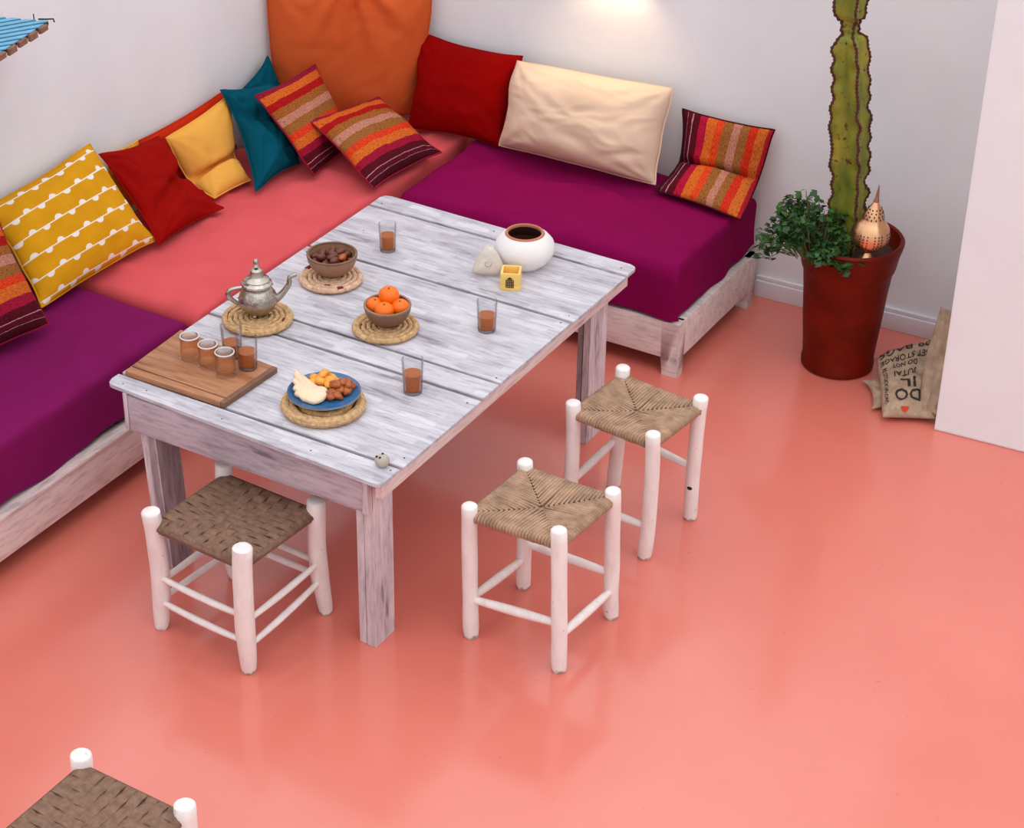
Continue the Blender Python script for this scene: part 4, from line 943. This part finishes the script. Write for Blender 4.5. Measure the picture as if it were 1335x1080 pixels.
lettering('RE STOCK IN DRY', .05, .12, .36, .88, turn=True, flip=False)
def red_mark(u, v, pad):
    bm = B(); c = bm.verts.new(pad.at(u, v, 1, .0024)); P = [bm.verts.new(pad.at(u + .075 * math.cos(a), v + .045 * math.sin(a) * (1 if math.sin(a) > 0 else .35), 1, .0024)) for a in [2 * PI * i / 16 for i in range(16)]]
    for i in range(16): bm.faces.new((c, P[i], P[(i + 1) % 16]))
    obj('red_mark', bm, M['red_ink'], cl_, smooth=False)
red_mark(.42, .935, body); red_mark(.90, .60, body)

# ================================================================== BLUE CORRUGATED AWNING (upper left)
AZ = 1.30; tip = Vector((-1.673, .721)); low = Vector((.19, -.98)); upd = Vector((-.937, -.35)); cd_ = Vector((-.492, -.871)); cn = Vector((.871, -.492))
poly = [tip, tip + low * 1.15, Vector((LX + .003, (tip + low * 1.15).y)), Vector((LX + .003, (tip + upd * ((LX + .003 - tip.x) / upd.x)).y))]
aw = thing('slatted_awning', (LX + .02, .1, AZ - .02), 'faded blue slatted awning with a rusty brown edge on the left wall, top left corner', 'awning')
def clip(P, n, d, keep_greater):
    out = []
    for a, b in zip(P, P[1:] + P[:1]):
        fa, fb = (a.dot(n) - d), (b.dot(n) - d)
        if not keep_greater: fa, fb = -fa, -fb
        if fa >= 0: out.append(a)
        if (fa >= 0) != (fb >= 0): out.append(a.lerp(b, fa / (fa - fb)))
    return out
def slab(P, z0, z1):
    bm = B(); lo = [bm.verts.new((p.x, p.y, z0)) for p in P]; hi = [bm.verts.new((p.x, p.y, z1)) for p in P]
    bm.faces.new(lo); bm.faces.new(hi)
    for k_ in range(len(P)): bm.faces.new((lo[k_], lo[(k_ + 1) % len(P)], hi[(k_ + 1) % len(P)], hi[k_]))
    bmesh.ops.recalc_face_normals(bm, faces=bm.faces); return bm
obj('valley_shade', slab([p for p in poly], AZ - .014, AZ - .003), M['iron'], aw, smooth=False)  # dark sheet added to paint the shade in the valleys between slats
d0 = tip.dot(cn) - .2; k_ = 0
while k_ < 40:
    a = d0 + k_ * .031; P = clip(clip(poly, cn, a, True), cn, a + .0195, False); k_ += 1
    if len(P) < 3: continue
    ar = abs(sum(p.x * q_.y - q_.x * p.y for p, q_ in zip(P, P[1:] + P[:1]))) / 2
    if ar > .0002: obj('slat', slab(P, AZ - .0028, AZ + .0005), M['tin_blue'], aw, smooth=False)
for k_ in range(18):
    a = tip + low * (.02 + k_ * .06); b = a + low * .042; o_ = Vector((low.y, -low.x)) * -.010
    obj('edge_clip', slab([a, b, b + o_, a + o_], AZ - .020 - .003 * (k_ % 2), AZ - .003), M['rusty'], aw, smooth=False)
T3 = Vector((tip.x, tip.y, AZ))
obj('hook', tube(B(), [T3 + Vector((-.03, -.01, .002)), T3 + Vector((0, .003, .004)), T3 + Vector((.014, .008, .006)), T3 + Vector((.017, .008, -.004))], .0024, 6), M['iron'], aw)
nl = T3 + Vector((upd.x, upd.y, 0)) * .045; obj('nail', tube(B(), [nl, nl + Vector((0, 0, .018))], .0018, 6), M['iron'], aw)

# ================================================================== WALL LAMP (just above the frame on the back wall)
sx = -.640; sy = WY(sx); sc_ = thing('wall_sconce', (sx, sy - .06, 1.17), 'small brass wall sconce shining down the back wall above the cream pillow', 'wall lamp')
obj('bracket', tube(B(), [(sx, sy + .002, 1.23), (sx, sy - .03, 1.25), (sx, sy - .06, 1.235)], .008, 8), M['lamp_metal'], sc_)
obj('shade', lathe(B(), [(.012, 1.24), (.022, 1.232), (.045, 1.19), (.055, 1.165), (.053, 1.164), (.043, 1.188), (.02, 1.228)], (sx, sy - .06, 0), 28), M['lamp_metal'], sc_)
ld = bpy.data.lights.new('sconce_bulb', 'SPOT'); lo_ = bpy.data.objects.new('sconce_bulb', ld); COL.objects.link(lo_); lo_.parent = sc_
lo_.location = (0, 0, .03); ld.energy = 6; ld.color = (1.0, .68, .36); ld.spot_size = math.radians(112); ld.spot_blend = .8; ld.shadow_soft_size = .02
